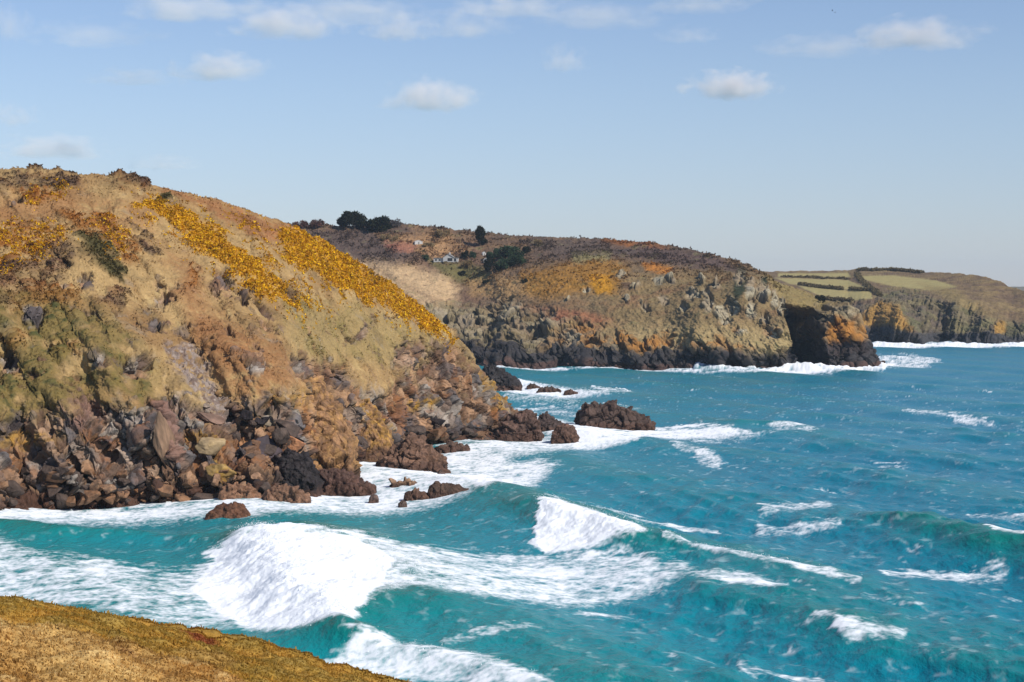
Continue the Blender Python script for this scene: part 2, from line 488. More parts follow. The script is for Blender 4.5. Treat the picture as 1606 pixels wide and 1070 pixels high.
# rock relief
sel = rock > 0.02
S = np.stack([P[..., 0] * 0.9 + P[..., 2] * 0.35, P[..., 1] * .38, P[..., 2] * 0.62 - P[..., 0] * 0.28], -1)
f1 = np.zeros(rock.shape, np.float32); f2 = f1.copy(); f3 = f1.copy(); cr = f1.copy(); rr = np.zeros(rock.shape + (4,), np.float32); r2 = rr.copy()
f1[sel], rr[sel], k1 = facet(S[sel] / 5.2 + 0.25 * w1[sel][:, None], 41); f2[sel], r2[sel], k2 = facet(S[sel] / 2.0 + 0.2 * w1[sel][:, None], 42)
f3[sel], _, k3 = facet(S[sel] / 0.85, 43)
cr[sel] = np.maximum(k1, k2 * 0.8)
bed = (P[..., 0] * .78 + P[..., 1] * .12 + P[..., 2] * .60) / 2.9 + .8 * w3 + .22 * w1
bedf = bed - np.floor(bed)
bed_h = np.where(bedf < .86, bedf / .86, (1 - bedf) / .14)
bed_n = _hash(np.floor(bed), np.floor(bed) * 3, np.floor(bed) * 7, 9).astype(np.float32) / 4294967295.0
rc = mix(lin(176, 138, 106) + 0 * P[..., :1], lin(164, 152, 140), sstep(.45, .8, rr[..., 1]))
rc = mix(rc, ROCKB, sstep(.35, .75, r2[..., 2]) * 0.8)
rc = mix(rc, lin(96, 90, 92), sstep(.7, .9, r2[..., 0]) * 0.8)
rc = rc * (1 + 0.30 * w2[..., None]) * (.86 + .3 * bed_n[..., None]) * (1 - .3 * sstep(.9, .98, bedf))[..., None]
rc = mix(rc, ORANGEL, sstep(.0, .5, w1 + .35 * w2) * sstep(30, 8, z) * sstep(1.5, 6, z) * 0.65)
rc = mix(rc, lin(122, 104, 66), sstep(.0, .5, fbm(P / 3.0 + 9, 3, 77)) * 0.5 * sstep(7, 14, z))
lich = np.maximum.reduce([ell(wx, wy, 345, 735, 22, 22), poly(wx, wy, [(552, 628), (575, 632), (610, 672), (600, 690), (575, 665)], 6), ell(wx, wy, 662, 637, 18, 9),
                          poly(wx, wy, [(755, 570), (775, 590), (802, 640), (780, 640), (765, 610)], 6), 0.8 * poly(wx, wy, [(485, 600), (500, 602), (548, 680), (535, 682)], 5),
                          0.7 * poly(wx, wy, [(400, 600), (480, 600), (490, 640), (420, 640)], 10), 0.7 * ell(wx, wy, 30, 690, 50, 12), 0.6 * ell(wx, wy, 320, 690, 24, 14)])
rc = mix(rc, LICHEN, lich * sstep(-.5, .3, w2) * 0.85)
pink = np.maximum(poly(wx, wy, [(85, 602), (120, 585), (152, 610), (158, 642), (130, 672), (95, 652)], 6), poly(wx, wy, [(240, 640), (262, 620), (278, 700), (276, 735), (250, 700)], 3))
rc = mix(rc, lin(150, 114, 98), pink * 0.85)
wl = z + 2.2 * w1 + 0.9 * w2
wl_top = np.interp(PX, [-400, 0, 300, 480, 560, 640, 800, 860], [2.6, 2.8, 2.8, 5, 3.0, 4.2, 3.8, 3])
rc = mix(rc, TIDEK, sstep(1.8, -1.2, wl - wl_top) * (.55 + .4 * sstep(.3, .7, r2[..., 3])))
rc = mix(rc, TIDEB, sstep(3.0, 1.6, wl) * 0.8)
rc = rc * (1 - 0.35 * cr[..., None])
c = mix(c, rc, rock)
f4, r4, k4 = facet(P / 0.9, 47)
c = mix(c, mix(lin(172, 156, 146) + 0 * P[..., :1], lin(120, 98, 86), r4[..., 1]), scree * sstep(-.4, .1, w2))
veg = (1 - rock)
gull = ridged(np.stack([q / 13.0 + .5 * w3, P[..., 2] / 60.0 - P[..., 0] / 60.0, P[..., 1] / 60.0], -1), 3, 26)
disp = rock * (f1 * 2.2 + f2 * 1.3 + f3 * 0.6 + fbm(P / .45, 2, 49) * .16 + .4 * (bed_h - .5) + .6 * (bed_n - .5)) + veg * (gull * 1.5 + w1 * 0.8 + w2 * 0.4 + fbm(P / 0.6, 2, 29) * 0.22)
disp = disp + scree * (0.6 * f4) + veg * (np.maximum(heath, obush) * (0.8 + 0.7 * w2) + rust * (0.5 + .6 * w2) + gorse * (.3 + .8 * w2))
disp *= np.clip((868 - PX) / 40, 0.1, 1)
P = P + N * disp[..., None]
link('headland', mesh_np('headland', P.reshape(-1, 3), grid_faces(*PX.shape), c.reshape(-1, 3)), M_LAND)
tag(bpy.data.objects['headland'], 'near headland of straw coloured grass and broken brown rock sloping to the surf', 'headland', kind='structure')
NEAR = dict(PX=PX, PY=PY, P=P, N=N, cols=near_cols)

def tufts(name, pts, nrm, size, cols, mat, quads=3, up=0.5, flat=0.9, parent=None, rng=RNG):
    """many small leafy quads, one mesh"""
    n = len(pts)
    V = np.zeros((n, quads, 4, 3), np.float32)
    for k in range(quads):
        d = rng.normal(size=(n, 3)).astype(np.float32)
        d = d / np.linalg.norm(d, axis=1, keepdims=True) * flat + nrm * up
        d /= np.linalg.norm(d, axis=1, keepdims=True)
        e = rng.normal(size=(n, 3)).astype(np.float32)
        e = np.cross(d, e); e /= np.linalg.norm(e, axis=1, keepdims=True)
        s = (size * rng.uniform(.6, 1.3, n))[:, None]
        b = pts - d * s * 0.2 + rng.normal(size=(n, 3)) * s * 0.25
        V[:, k, 0] = b - e * s * 0.3; V[:, k, 1] = b + e * s * 0.3
        V[:, k, 2] = b + d * s + e * s * 0.22; V[:, k, 3] = b + d * s - e * s * 0.22
    C = np.repeat(cols[:, None], quads * 4, 1).reshape(-1, 3)
    me = mesh_np(name, V.reshape(-1, 3), np.arange(n * quads * 4).reshape(-1, 4), C, smooth=False)
    return link(name, me, mat, parent)

def scatter(L_, mask, n, rows=None, rng=RNG):
    """vertex picks on a loft, weighted by mask x face area"""
    P_, N_ = L_['P'], L_['N']
    area = np.linalg.norm(np.cross(np.gradient(P_, axis=0), np.gradient(P_, axis=1)), axis=-1)
    w = (mask * np.minimum(area, np.percentile(area, 99))).ravel().astype(np.float64)
    i = rng.choice(len(w), n, p=w / w.sum())
    return i, P_.reshape(-1, 3)[i], N_.reshape(-1, 3)[i]

vis = (PX > -30).astype(np.float32)
i, pts, nr = scatter(NEAR, np.maximum(np.maximum(gorse, .5 * gspill), .6 * gleft) * sstep(-.8, .0, w2 + .7 * w1) * vis, 85000)
rv = RNG.uniform(0, 1, len(i)).astype(np.float32)
gc = mix(1.5 * GORSE + 0 * pts[:, :1], lin(250, 206, 44, 1.0), sstep(.3, .9, rv))
gc = mix(gc, lin(140, 104, 36), sstep(.26, .08, rv + .5 * fbm(pts / 2.5, 3, 31)))
gc = mix(gc, lin(190, 116, 24), sstep(.55, .5, RNG.uniform(0, 1, len(i))) * 0.6)
tag(tufts('gorse', pts, nr, np.full(len(i), 0.42), gc.astype(np.float32), M_LEAF, 3), 'golden flowering gorse running in bands down the near hillside', 'gorse', kind='stuff')
hm = (np.maximum(np.maximum(heath, obush), rust * 0.6) ** 1.5) * vis
i, pts, nr = scatter(NEAR, hm, 26000)
base = c.reshape(-1, 3)[i] * RNG.uniform(.95, 1.4, len(i))[:, None]
tag(tufts('heather', pts, nr, np.full(len(i), 0.42), base.astype(np.float32), M_LEAF, 3), 'dark and rusty heather scrub covering the top of the near hillside', 'heather', kind='stuff')
gm = sstep(-.2,.4,w1) * (1 - rock) * (1 - gorse) * (1 - np.maximum(heath, obush)) * (1 - scree) * vis
i, pts, nr = scatter(NEAR, gm, 18000)
base = c.reshape(-1, 3)[i] * RNG.uniform(1.0, 1.5, len(i))[:, None]
tag(tufts('grass', pts, nr, np.full(len(i), 0.32), base.astype(np.float32), M_LEAF, 2, up=0.6, flat=0.9), 'dry straw coloured grass tussocks over the near hillside', 'grass', kind='stuff')

def near_at(px, py):
    """point on the near headland seen at photo pixel (px, py)"""
    j = int(np.argmin(np.abs(near_cols - px)))
    k = int(np.argmin(np.abs(PYN[:NEAR_NROW, j] - py)))
    return Vector(NEAR_P0[k, j])
PYN = PY

# ================================================================== SECOND HEADLAND
FAR2_coast = curve([(380, 1000), (700, 1000), (760, 988), (900, 985), (1000, 968), (1100, 962), (1200, 962), (1250, 962), (1300, 968), (1385, 975), (1390, 976)])
ridge2 = curve([(380, 348), (460, 352), (500, 353), (560, 355), (620, 350), (700, 359), (760, 366), (830, 371), (900, 373), (960, 376), (1020, 381), (1080, 391), (1130, 403),
                (1170, 416), (1195, 428), (1225, 446), (1260, 456), (1290, 470), (1330, 474), (1343, 495), (1356, 530), (1368, 552), (1380, 566), (1388, 574)])
ridge2Y = curve([(380, 1330), (620, 1320), (760, 1300), (900, 1260), (1020, 1220), (1130, 1150), (1195, 1110), (1225, 1090), (1260, 1075), (1300, 1040), (1343, 1000), (1388, 978)])
def prof2(t, c):
    a = np.interp(t, [0, .09, .18, .33, .5, .7, .85, 1], [0, .012, .05, .14, .25, .43, .66, 1])
    b = np.interp(t, [0, .3, .6, .85, 1], [0, .03, .12, .45, 1])
    v = np.interp(t, [0, .12, .22, .40, .7, 1], [0, .02, .12, .30, .66, 1])
    w = sstep(1190, 1260, c); l = sstep(900, 740, c)
    return (a * (1 - l) + v * l) * (1 - w) + b * w
def dY2(PX, PY, t):
    env = np.clip(t / 0.1, 0, 1) * np.clip((1 - t) / 0.15, 0, 1)
    rib = 14 * fbm(np.stack([PX / 50.0 - PY / 60.0, PY / 90.0 + PX / 160., 0 * PX], -1), 4, 61) + 6 * ridged(np.stack([PX / 26.0 - PY / 30.0, PY / 55.0 + PX / 90., 0 * PX + 3], -1), 3, 62)
    low = sstep(470, 540, PY)
    d = rib * (0.35 + 0.65 * low) * (env * .8 + .2 * low) * (1 - .4 * sstep(860, 960, PX) * sstep(575, 555, PY))
    d *= 1 - 0.7 * sstep(1340, 1380, PX)
    # the inlet between the main cliff and the end promontory: its right wall runs back from the sea, facing left
    edge = np.interp(PY, [440, 470, 490, 520, 560, 585], [1215, 1222, 1228, 1238, 1246, 1256])
    lip = np.interp(PY, [440, 478, 500, 530, 560, 585], [1268, 1290, 1297, 1292, 1300, 1296])
    w = np.clip((lip - PX) / np.maximum(lip - edge, 4), 0, 1) * (PX > edge)
    d = d + 75 * w * sstep(474, 500, PY)
    d = d - 22 * ell(PX, PY, 1160, 500, 90, 70) - 12 * ell(PX, PY, 1180, 450, 40, 40)
    # valley that runs down from the cottage to the cove
    d = d + 20 * ell(PX, PY, 735, 500, 50, 70) * env + 12 * ell(PX, PY, 690, 430, 50, 30)
    return d
cols2 = np.concatenate([np.arange(380, 440, 4.0), np.arange(440, 1388.5, 0.85)])
PX, PY, P = loft(cols2, FAR2_coast, ridge2, ridge2Y, prof2, 330, 24,
                 curve([(380, 300), (1195, 240), (1300, 80), (1388, 15)]), curve([(380, 10), (1100, 12), (1195, 30), (1300, 50), (1388, 6)]), dY2)
N = smooth_normals(P, 5)
z = P[..., 2]
w1 = fbm(P / 14.0, 4, 121); w2 = fbm(P / 4.0, 3, 122); w3 = fbm(P / 50.0, 3, 123)
wx = PX + 9 * w1 + 4 * w2; wy = PY + 5 * fbm(P / 14.0 + 40, 3, 124) + 3 * w2
c = mix(lin(106, 86, 72) + 0 * P[..., :1], lin(142, 112, 80), sstep(-.4, .4, w3 + .5 * w1))       # brown heath
c = mix(c, lin(92, 80, 76), sstep(0, .4, w1) * 0.7 * sstep(430, 400, PY))
mid = sstep(395, 450, wy) * sstep(780, 1000, wx)
c = mix(c, lin(146, 126, 84), mid * 0.7)
c = mix(c, lin(140, 106, 76), mid * sstep(-.1, .5, w1) * 0.8)
c = mix(c, lin(176, 154, 108), sstep(495, 525, wy) * sstep(900, 1040, wx) * 0.75)
valley = poly(wx, wy, [(520, 350), (700, 365), (760, 380), (760, 470), (740, 540), (690, 500), (560, 420), (470, 370)], 20)
c = mix(c, lin(126, 96, 74), valley * 0.6)
for (pts, colr, a, s) in (
        ([(470, 360), (640, 355), (660, 400), (600, 425), (520, 395)], lin(98, 82, 74), .95, 10),
        ([(590, 368), (700, 368), (735, 392), (690, 402), (640, 395)], lin(178, 138, 96), .8, 7),
        ([(600, 378), (650, 382), (650, 396), (610, 394)], lin(160, 106, 86), .8, 5),
        ([(575, 412), (640, 418), (705, 432), (722, 452), (712, 486), (690, 478), (640, 452), (600, 430)], CREAM, .95, 13),
        ([(540, 395), (580, 418), (640, 452), (690, 480), (680, 486), (600, 440)], CREAM, .8, 3),
        ([(668, 405), (700, 412), (760, 420), (770, 440), (730, 446), (690, 430)], lin(112, 106, 62), .85, 7),
        ([(730, 440), (830, 432), (880, 450), (800, 470), (740, 465)], lin(188, 150, 98), .7, 7),
        ([(820, 428), (900, 412), (950, 405), (985, 418), (970, 462), (900, 458), (850, 472), (820, 452)], lin(170, 120, 36), .75, 10),
        ([(925, 430), (958, 430), (960, 462), (930, 462)], lin(206, 146, 30), .9, 4),
        ([(1010, 412), (1060, 420), (1050, 430), (1010, 424)], lin(204, 128, 34), .7, 4),
        ([(940, 372), (1020, 378), (1050, 390), (1000, 390), (940, 384)], lin(150, 92, 40), .8, 4),
        ([(770, 480), (900, 485), (960, 500), (930, 520), (800, 510)], lin(158, 100, 70), .8, 9),
        ([(1000, 383), (1130, 405), (1165, 428), (1080, 420), (960, 396)], lin(100, 82, 76), .85, 6),
        ([(830, 372), (940, 376), (1000, 396), (900, 398), (830, 392)], lin(98, 84, 76), .8, 6),
        ([(900, 400), (960, 398), (950, 410), (900, 412)], lin(150, 142, 96), .7, 5),
        ([(1200, 430), (1260, 456), (1300, 475), (1260, 486), (1225, 470)], lin(150, 132, 82), .8, 7)):
    c = mix(c, colr, a * poly(wx, wy, pts, s) * sstep(-.75, -.1, w2))
# thorny dark clumps
c = mix(c, lin(78, 62, 52), sstep(.32, .5, w1 + .3 * w2) * .6 * sstep(480, 440, PY))
c = mix(c, lin(126, 120, 80), sstep(.25, .5, fbm(P / 9.0 + 7, 3, 140)) * .5)
rock = sstep(-12, 12, PY - curve([(380, 480), (740, 480), (800, 470), (880, 500), (960, 524), (1060, 535), (1130, 540), (1240, 555), (1280, 480), (1388, 482)])(PX) + 22 * w1 + 10 * w2)
out = np.zeros(PX.shape, np.float32)
for (cx, cy, rx, ry) in ((1110, 476, 10, 14), (1086, 462, 11, 8), (1160, 436, 9, 10), (1178, 456, 9, 16), (1196, 458, 9, 16), (1132, 488, 12, 12), (975, 432, 8, 7), (1032, 440, 8, 6), (1052, 440, 7, 6),
                         (1180, 488, 8, 16), (1150, 480, 8, 14), (1214, 470, 6, 16), (1125, 450, 7, 7), (1000, 452, 6, 5), (920, 455, 5, 6), (1210, 520, 14, 10), (1105, 455, 7, 8), (1070, 480, 7, 7), (1140, 505, 10, 8), (1100, 440, 6, 5), (1040, 470, 7, 7), (1012, 480, 6, 6), (1198, 500, 9, 10), (1160, 520, 10, 6), (890, 470, 6, 5), (985, 470, 6, 6), (1225, 480, 5, 12)):
    out = np.maximum(out, ell(wx, wy, cx, cy, rx, ry))
rock = np.maximum(rock, out)
darkcl = np.maximum(ell(wx, wy, 1160, 446, 10, 24, 10), ell(wx, wy, 1200, 440, 5, 6))
S = np.stack([P[..., 0] * .9 + P[..., 2] * .45, P[..., 1] * .4, P[..., 2] * 0.75 - P[..., 0] * .3], -1)
f1 = np.zeros(rock.shape, np.float32); f2 = f1.copy(); cr = f1.copy(); rr = np.zeros(rock.shape + (4,), np.float32)
sel = rock > .02
f1[sel], rr[sel], k1 = facet(S[sel] / 9.0 + .3 * w1[sel][:, None], 141); f2[sel], _, k2 = facet(S[sel] / 3.6, 142)
cr[sel] = np.maximum(k1, .7 * k2)
rc = mix(lin(146, 130, 98) + 0 * P[..., :1], lin(170, 156, 130), rr[..., 1])
rc = mix(rc, lin(126, 114, 72), sstep(-.1, .4, w1) * .7)
rc = mix(rc, lin(186, 174, 146), out * .9)
rc = mix(rc, lin(134, 104, 74), sstep(.5, .9, rr[..., 2]) * .5)
ora = sstep(-.35, .3, w1 + .5 * w2) * sstep(6, 11, z) * sstep(26, 17, z) * sstep(830, 930, PX)
ora = np.maximum(ora, poly(wx, wy, [(1300, 498), (1338, 500), (1352, 540), (1360, 558), (1300, 560), (1292, 530)], 6))
wall_shade = ell(wx, wy, 1268, 540, 28, 60)
rc = mix(rc, lin(178, 122, 56), ora * (.9 + .1 * sstep(1280, 1300, PX)) * (1 - wall_shade))
rc = mix(rc, lin(46, 44, 42), wall_shade * .9)  # shade on the left-facing inlet wall painted into the rock, near black
wl = z + 4.5 * w1 + 2.0 * w2
top = np.interp(PX, [380, 740, 800, 900, 1000, 1240, 1275, 1388], [13, 13, 11, 9, 9, 10, 14, 13])
rc = mix(rc, lin(56, 54, 58), sstep(2.5, -2.5, wl - top) * .95)
rc = mix(rc, lin(94, 72, 64), sstep(3.0, 1.8, z + .5 * w2) * .9)
rc = rc * (1 - .4 * cr[..., None]) * (1 + .2 * w2[..., None])
c = mix(c, lin(54, 60, 40), darkcl)
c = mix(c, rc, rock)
dsp = rock * (f1 * 4.5 + f2 * 1.8 + w2 * .5) + (1 - rock) * (w1 * 1.2 + w2 * 1.1 + fbm(P / 1.5, 2, 150) * .6)
P = P + N * dsp[..., None]
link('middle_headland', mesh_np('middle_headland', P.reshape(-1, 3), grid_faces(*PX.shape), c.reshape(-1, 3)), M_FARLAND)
tag(bpy.data.objects['middle_headland'], 'brown heath headland with black footed cliffs across the cove', 'headland', kind='structure')
MID = dict(PX=PX, PY=PY, P=P, N=N, cols=cols2, nrow=330)
MIDc = c
def land_at(L_, px, py):
    j = int(np.argmin(np.abs(L_['cols'] - px)))
    k = int(np.argmin(np.abs(L_['PY'][:L_['nrow'], j] - py)))
    return Vector(L_['P'][k, j])
# low scrub over the middle headland
gors2 = poly(wx, wy, [(820, 428), (900, 412), (950, 405), (985, 418), (970, 462), (900, 458), (850, 472), (820, 452)], 10) * sstep(-.2, .3, w2) + poly(wx, wy, [(925, 430), (958, 430), (960, 462), (930, 462)], 4)
i, pts, nr = scatter(MID, np.clip((1 - rock) * sstep(470, 410, PY) * sstep(-.1, .3, w1) * (1 - poly(wx, wy, [(575, 412), (640, 418), (705, 432), (722, 452), (712, 486), (690, 478), (640, 452), (600, 430)], 6)), 0, 1), 22000)
base = MIDc.reshape(-1, 3)[i] * RNG.uniform(.75, 1.5, len(i))[:, None]
tag(tufts('scrub', pts, nr, np.full(len(i), 1.2), base.astype(np.float32), M_LEAF, 3), 'brown heath scrub covering the top of the middle headland', 'scrub', kind='stuff')

# ================================================================== THIRD HEADLAND
ridge3 = curve([(1120, 428), (1195, 426), (1250, 426), (1330, 424), (1350, 421), (1380, 423), (1440, 426), (1500, 429), (1540, 433), (1565, 441), (1585, 450), (1606, 457), (1660, 480), (1720, 505), (1780, 524), (1800, 530)])
ridge3Y = curve([(1120, 2050), (1330, 2000), (1450, 1850), (1540, 1700), (1606, 1560), (1720, 1450), (1800, 1420)])
coast3 = curve([(1120, 1450), (1340, 1420), (1440, 1400), (1520, 1400), (1606, 1390), (1700, 1395), (1800, 1405)])
def prof3(t, c):
    a = np.interp(t, [0, .2, .4, .62, .8, 1], [0, .02, .07, .2, .5, 1])
    b = np.interp(t, [0, .3, .6, .85, 1], [0, .06, .3, .7, 1])
    w = sstep(1480, 1620, c)
    return a * (1 - w) + b * w
def dY3(PX, PY, t):
    low = sstep(440, 490, PY)
    d = 22 * fbm(np.stack([PX / 40.0 + PY / 160., PY / 120.0, 0 * PX], -1), 4, 161) + 8 * ridged(np.stack([PX / 16.0 + PY / 60., PY / 70.0, 0 * PX], -1), 2, 163)
    for (ax, ay, bx, by, amt, wl_, wr) in ((1400, 470, 1445, 535, -30, 40, 10), (1540, 470, 1560, 520, -16, 20, 8), (1470, 470, 1480, 530, 26, 26, 20), (1520, 490, 1500, 530, 14, 16, 14)):
        tt = np.clip((PY - ay) / (by - ay), 0, 1); xc = ax + tt * (bx - ax); q = PX - xc
        d = d + amt * np.where(q < 0, np.exp(-(q / wl_) ** 2), np.exp(-(q / wr) ** 2)) * sstep(ay - 20, ay + 10, PY)
    return d * low * (1 - sstep(1500, 1560, PX) * .8) * np.clip(t / .1, 0.15, 1) * np.clip((1 - t) / .15, 0, 1)
cols3 = np.concatenate([np.arange(1120, 1616, .85), np.arange(1618, 1801, 3.0)])
PX, PY, P = loft(cols3, coast3, ridge3, ridge3Y, prof3, 210, 20, curve([(1120, 400), (1600, 200), (1800, 30)]), curve([(1120, 10), (1550, 25), (1800, 12)]), dY3)
N = smooth_normals(P, 4)
z = P[..., 2]
w1 = fbm(P / 22.0, 4, 221); w2 = fbm(P / 6.0, 3, 222)
wx = PX + 5 * w1 + 3 * w2; wy = PY + 2.5 * fbm(P / 22.0 + 40, 3, 224) + 1.5 * w2
c = mix(lin(118, 96, 74) + 0 * P[..., :1], lin(146, 124, 84), sstep(-.4, .4, w1))
field = np.maximum.reduce([poly(PX, PY + w2, [(1215, 436), (1330, 439), (1350, 448), (1366, 455), (1330, 454), (1240, 446)], 1.2), poly(PX, PY + w2, [(1250, 448), (1330, 455), (1366, 457), (1368, 468), (1330, 472), (1290, 466)], 1.5),
                           poly(PX, PY + w2, [(1348, 433), (1400, 432), (1470, 440), (1500, 450), (1460, 456), (1400, 449), (1360, 440)], 1.5), poly(PX, PY, [(1220, 429), (1330, 428), (1335, 435), (1220, 434)], 1.2)])
c = mix(c, lin(180, 166, 108, .7), field * .9)
c = mix(c, lin(176, 150, 96), field * sstep(.1, .5, w1) * .5)
c = mix(c, lin(150, 130, 84), poly(wx, wy, [(1440, 445), (1500, 455), (1560, 500), (1500, 480)], 6) * .8)
rock = sstep(-8, 8, PY - curve([(1120, 480), (1320, 472), (1370, 474), (1385, 455), (1420, 455), (1470, 466), (1510, 484), (1560, 500), (1606, 508), (1800, 520)])(PX) + 8 * w1 + 5 * w2)
S = np.stack([P[..., 0] * .9 + P[..., 2] * .4, P[..., 1] * .4, P[..., 2] * .8 - P[..., 0] * .3], -1)
f1, rr, k1 = facet(S / 10.0 + .5 * w1[..., None], 241); f2, _, k2 = facet(S / 4.0 + .3 * w2[..., None], 242)
rc = mix(lin(134, 122, 86) + 0 * P[..., :1], lin(112, 98, 84), rr[..., 1])
rc = mix(rc, lin(108, 108, 70), sstep(0, .4, w1) * .7)
ora = np.maximum(poly(wx, wy, [(1378, 472), (1410, 480), (1440, 530), (1420, 520), (1390, 512), (1340, 512), (1345, 500)], 5), ell(wx, wy, 1570, 511, 10, 11))
rc = mix(rc, lin(184, 140, 68), ora * .85)
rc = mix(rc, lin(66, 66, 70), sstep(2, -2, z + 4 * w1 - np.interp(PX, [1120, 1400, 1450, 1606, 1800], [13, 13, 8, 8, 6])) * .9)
rc = rc * (1 - .4 * np.maximum(k1, .6 * k2)[..., None]) * (1 + .2 * w2[..., None])
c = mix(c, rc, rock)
P = P + N * (rock * (f1 * 2.2 + f2 * 1.3 + w2 * 1.0) + (1 - rock) * (1 - field) * (w1 * 1.8 + w2 * 1.3))[..., None]
link('far_headland', mesh_np('far_headland', P.reshape(-1, 3), grid_faces(*PX.shape), c.reshape(-1, 3)), M_FARLAND)
tag(bpy.data.objects['far_headland'], 'farthest headland with green fields above shaded cliffs', 'headland', kind='structure')
THIRD = dict(PX=PX, PY=PY, P=P, N=N, cols=cols3, nrow=210)

# land on the horizon
c4 = np.arange(1440, 2300, 3.0)
PX, PY, P = loft(c4, curve([(0, 6200), (3000, 6200)]), curve([(1440, 453), (1560, 450), (1606, 449.5), (1700, 447), (1900, 446), (2200, 452), (2300, 454.0)]), curve([(0, 6900), (3000, 6900)]),
                 lambda t, c: t ** 1.5 + 0 * c, 30, 6, curve([(0, 900), (3000, 900)]), curve([(0, 60), (3000, 60)]))
P[..., 2] += 5 * fbm(P / 120.0, 3, 300) * np.clip(P[..., 2] / 20, 0, 1)
c = mix(lin(104, 100, 76) + 0 * P[..., :1], lin(130, 116, 84), sstep(-.4, .4, fbm(P / 150., 3, 301)))
link('distant_hills', mesh_np('distant_hills', P.reshape(-1, 3), grid_faces(*PX.shape), c.reshape(-1, 3)), M_FARLAND)
tag(bpy.data.objects['distant_hills'], 'distant hills on the horizon behind the farthest headland', 'hills', kind='structure')

# ================================================================== FOREGROUND SLOPE
fg_cols = np.concatenate([np.arange(-420, -10, 5.0), np.arange(-10, 760, 1.1)])
fg_sky = curve([(-420, 905), (0, 938), (60, 946), (120, 962), (200, 975), (280, 991), (340, 1001), (420, 1016), (500, 1040), (560, 1054), (640, 1069), (700, 1086), (760, 1105)])
fg_mid = curve([(-420, 940), (0, 966), (60, 975), (140, 986), (200, 1010), (270, 1035), (330, 1058), (400, 1085), (760, 1230)])
nr_ = 420
t = np.linspace(0, 1, nr_)[:, None]
cc = fg_cols[None]
y0 = np.maximum(1500.0, fg_mid(cc) + 300); ym = fg_mid(cc); y1 = fg_sky(cc)
tm = 0.62
PY = np.where(t < tm, y0 + (ym - y0) * (t / tm) ** .75, ym + (y1 - ym) * (t - tm) / (1 - tm))
Yf = np.where(t < tm, 24 + (52 - 24) * (t / tm), 54 + (76 - 54) * sstep(0, 1, (t - tm) / (1 - tm)) ** 1.0)
Yf = Yf + 0 * cc
PX = np.broadcast_to(cc, PY.shape).copy()
P = p3(PX, PY, Yf)
s = (np.linspace(0, 1, 31)[1:])[:, None]
Yb = P[-1:, :, 1] + 34 * s
Pb = np.stack([(cc - CX) / F * Yb, Yb, P[-1:, :, 2] - 34 * (s ** 1.6) * 1.0], -1)
P = np.concatenate([P, Pb], 0)
PX = np.concatenate([PX, np.broadcast_to(cc, Yb.shape)], 0)
PY = np.concatenate([PY, HY - (Pb[..., 2] - H) / Yb * F], 0)
N = smooth_normals(P, 6)
w1 = fbm(P / 1.6, 4, 321); w2 = fbm(P / .35, 3, 322); w3 = fbm(P / 5.0, 3, 323)
back = sstep(tm - .02, tm + .03, np.concatenate([t, np.ones((30, 1))], 0)) + 0 * PX
c = mix(lin(186, 150, 90, .86) + 0 * P[..., :1], lin(166, 122, 62, .82), sstep(-.3, .4, w3 + .5 * w1))
c = mix(c, lin(206, 176, 118, .92), sstep(.05, .5, w1 + .4 * w2) * .7)
c = mix(c, lin(126, 76, 40), sstep(.2, .5, -w1 + .3 * w2) * .7)
c = mix(c, mix(lin(170, 126, 48, .85) + 0 * P[..., :1], lin(144, 116, 46, .85), sstep(-.3, .3, w1)), back * .85)
c = mix(c, lin(186, 146, 78), back * ell(PX + 20 * w1, PY + 8 * w1, 320, 1040, 60, 10, 12) * .8)
c = mix(c, lin(132, 64, 38), back * ell(PX + 10 * w1, PY + 4 * w1, 312, 1002, 28, 5, 12) * .9)
P = P + N * (w3 * .5 + w1 * .34 + fbm(P / .75, 2, 330) * .16 + w2 * .06)[..., None]
link('hill', mesh_np('hill', P.reshape(-1, 3), grid_faces(*PX.shape), c.reshape(-1, 3)), M_TURF)
tag(bpy.data.objects['hill'], 'grassy foreground slope in front of the surf', 'hill', kind='structure')
FG = dict(P=P, N=N)
i, pts, nrm_ = scatter(FG, ((PX > -30) & (PY < 1100)).astype(np.float32), 110000)
base = c.reshape(-1, 3)[i] * RNG.uniform(1.0, 1.5, len(i))[:, None]
tag(tufts('turf', pts, nrm_ * np.array([.6, .6, 1]) + np.array([0, 0, .5]), np.where(RNG.uniform(0, 1, len(i)) < .06, .10, .05), base.astype(np.float32), M_LEAF, 2, up=.9, flat=.55), 'golden brown turf of moss and dry grass on the foreground slope', 'turf', kind='stuff')


# ================================================================== SEA
scols = np.concatenate([np.linspace(-6000, -500, 40), np.arange(-480, -30, 15.0), np.arange(-30, 1640, 1.25), np.arange(1640, 2100, 15.0), np.linspace(2130, 7600, 40)])
srows = np.concatenate([np.array([HY + F * H / y for y in (12000, 9000, 7000, 5500, 4400, 3600, 3000, 2500, 2200, 2000, 1800, 1700, 1620, 1560)]), np.arange(533, 1112, .8),
                        np.arange(1112, 1300, 4), np.arange(1300, 2600, 60), np.array([2800, 3200, 3800, 4600])])
PX, PY = np.meshgrid(scols, srows)
PX = PX.astype(np.float64); PY = PY.astype(np.float64)
Y = F * H / (PY - HY)
X = (PX - CX) / F * Y
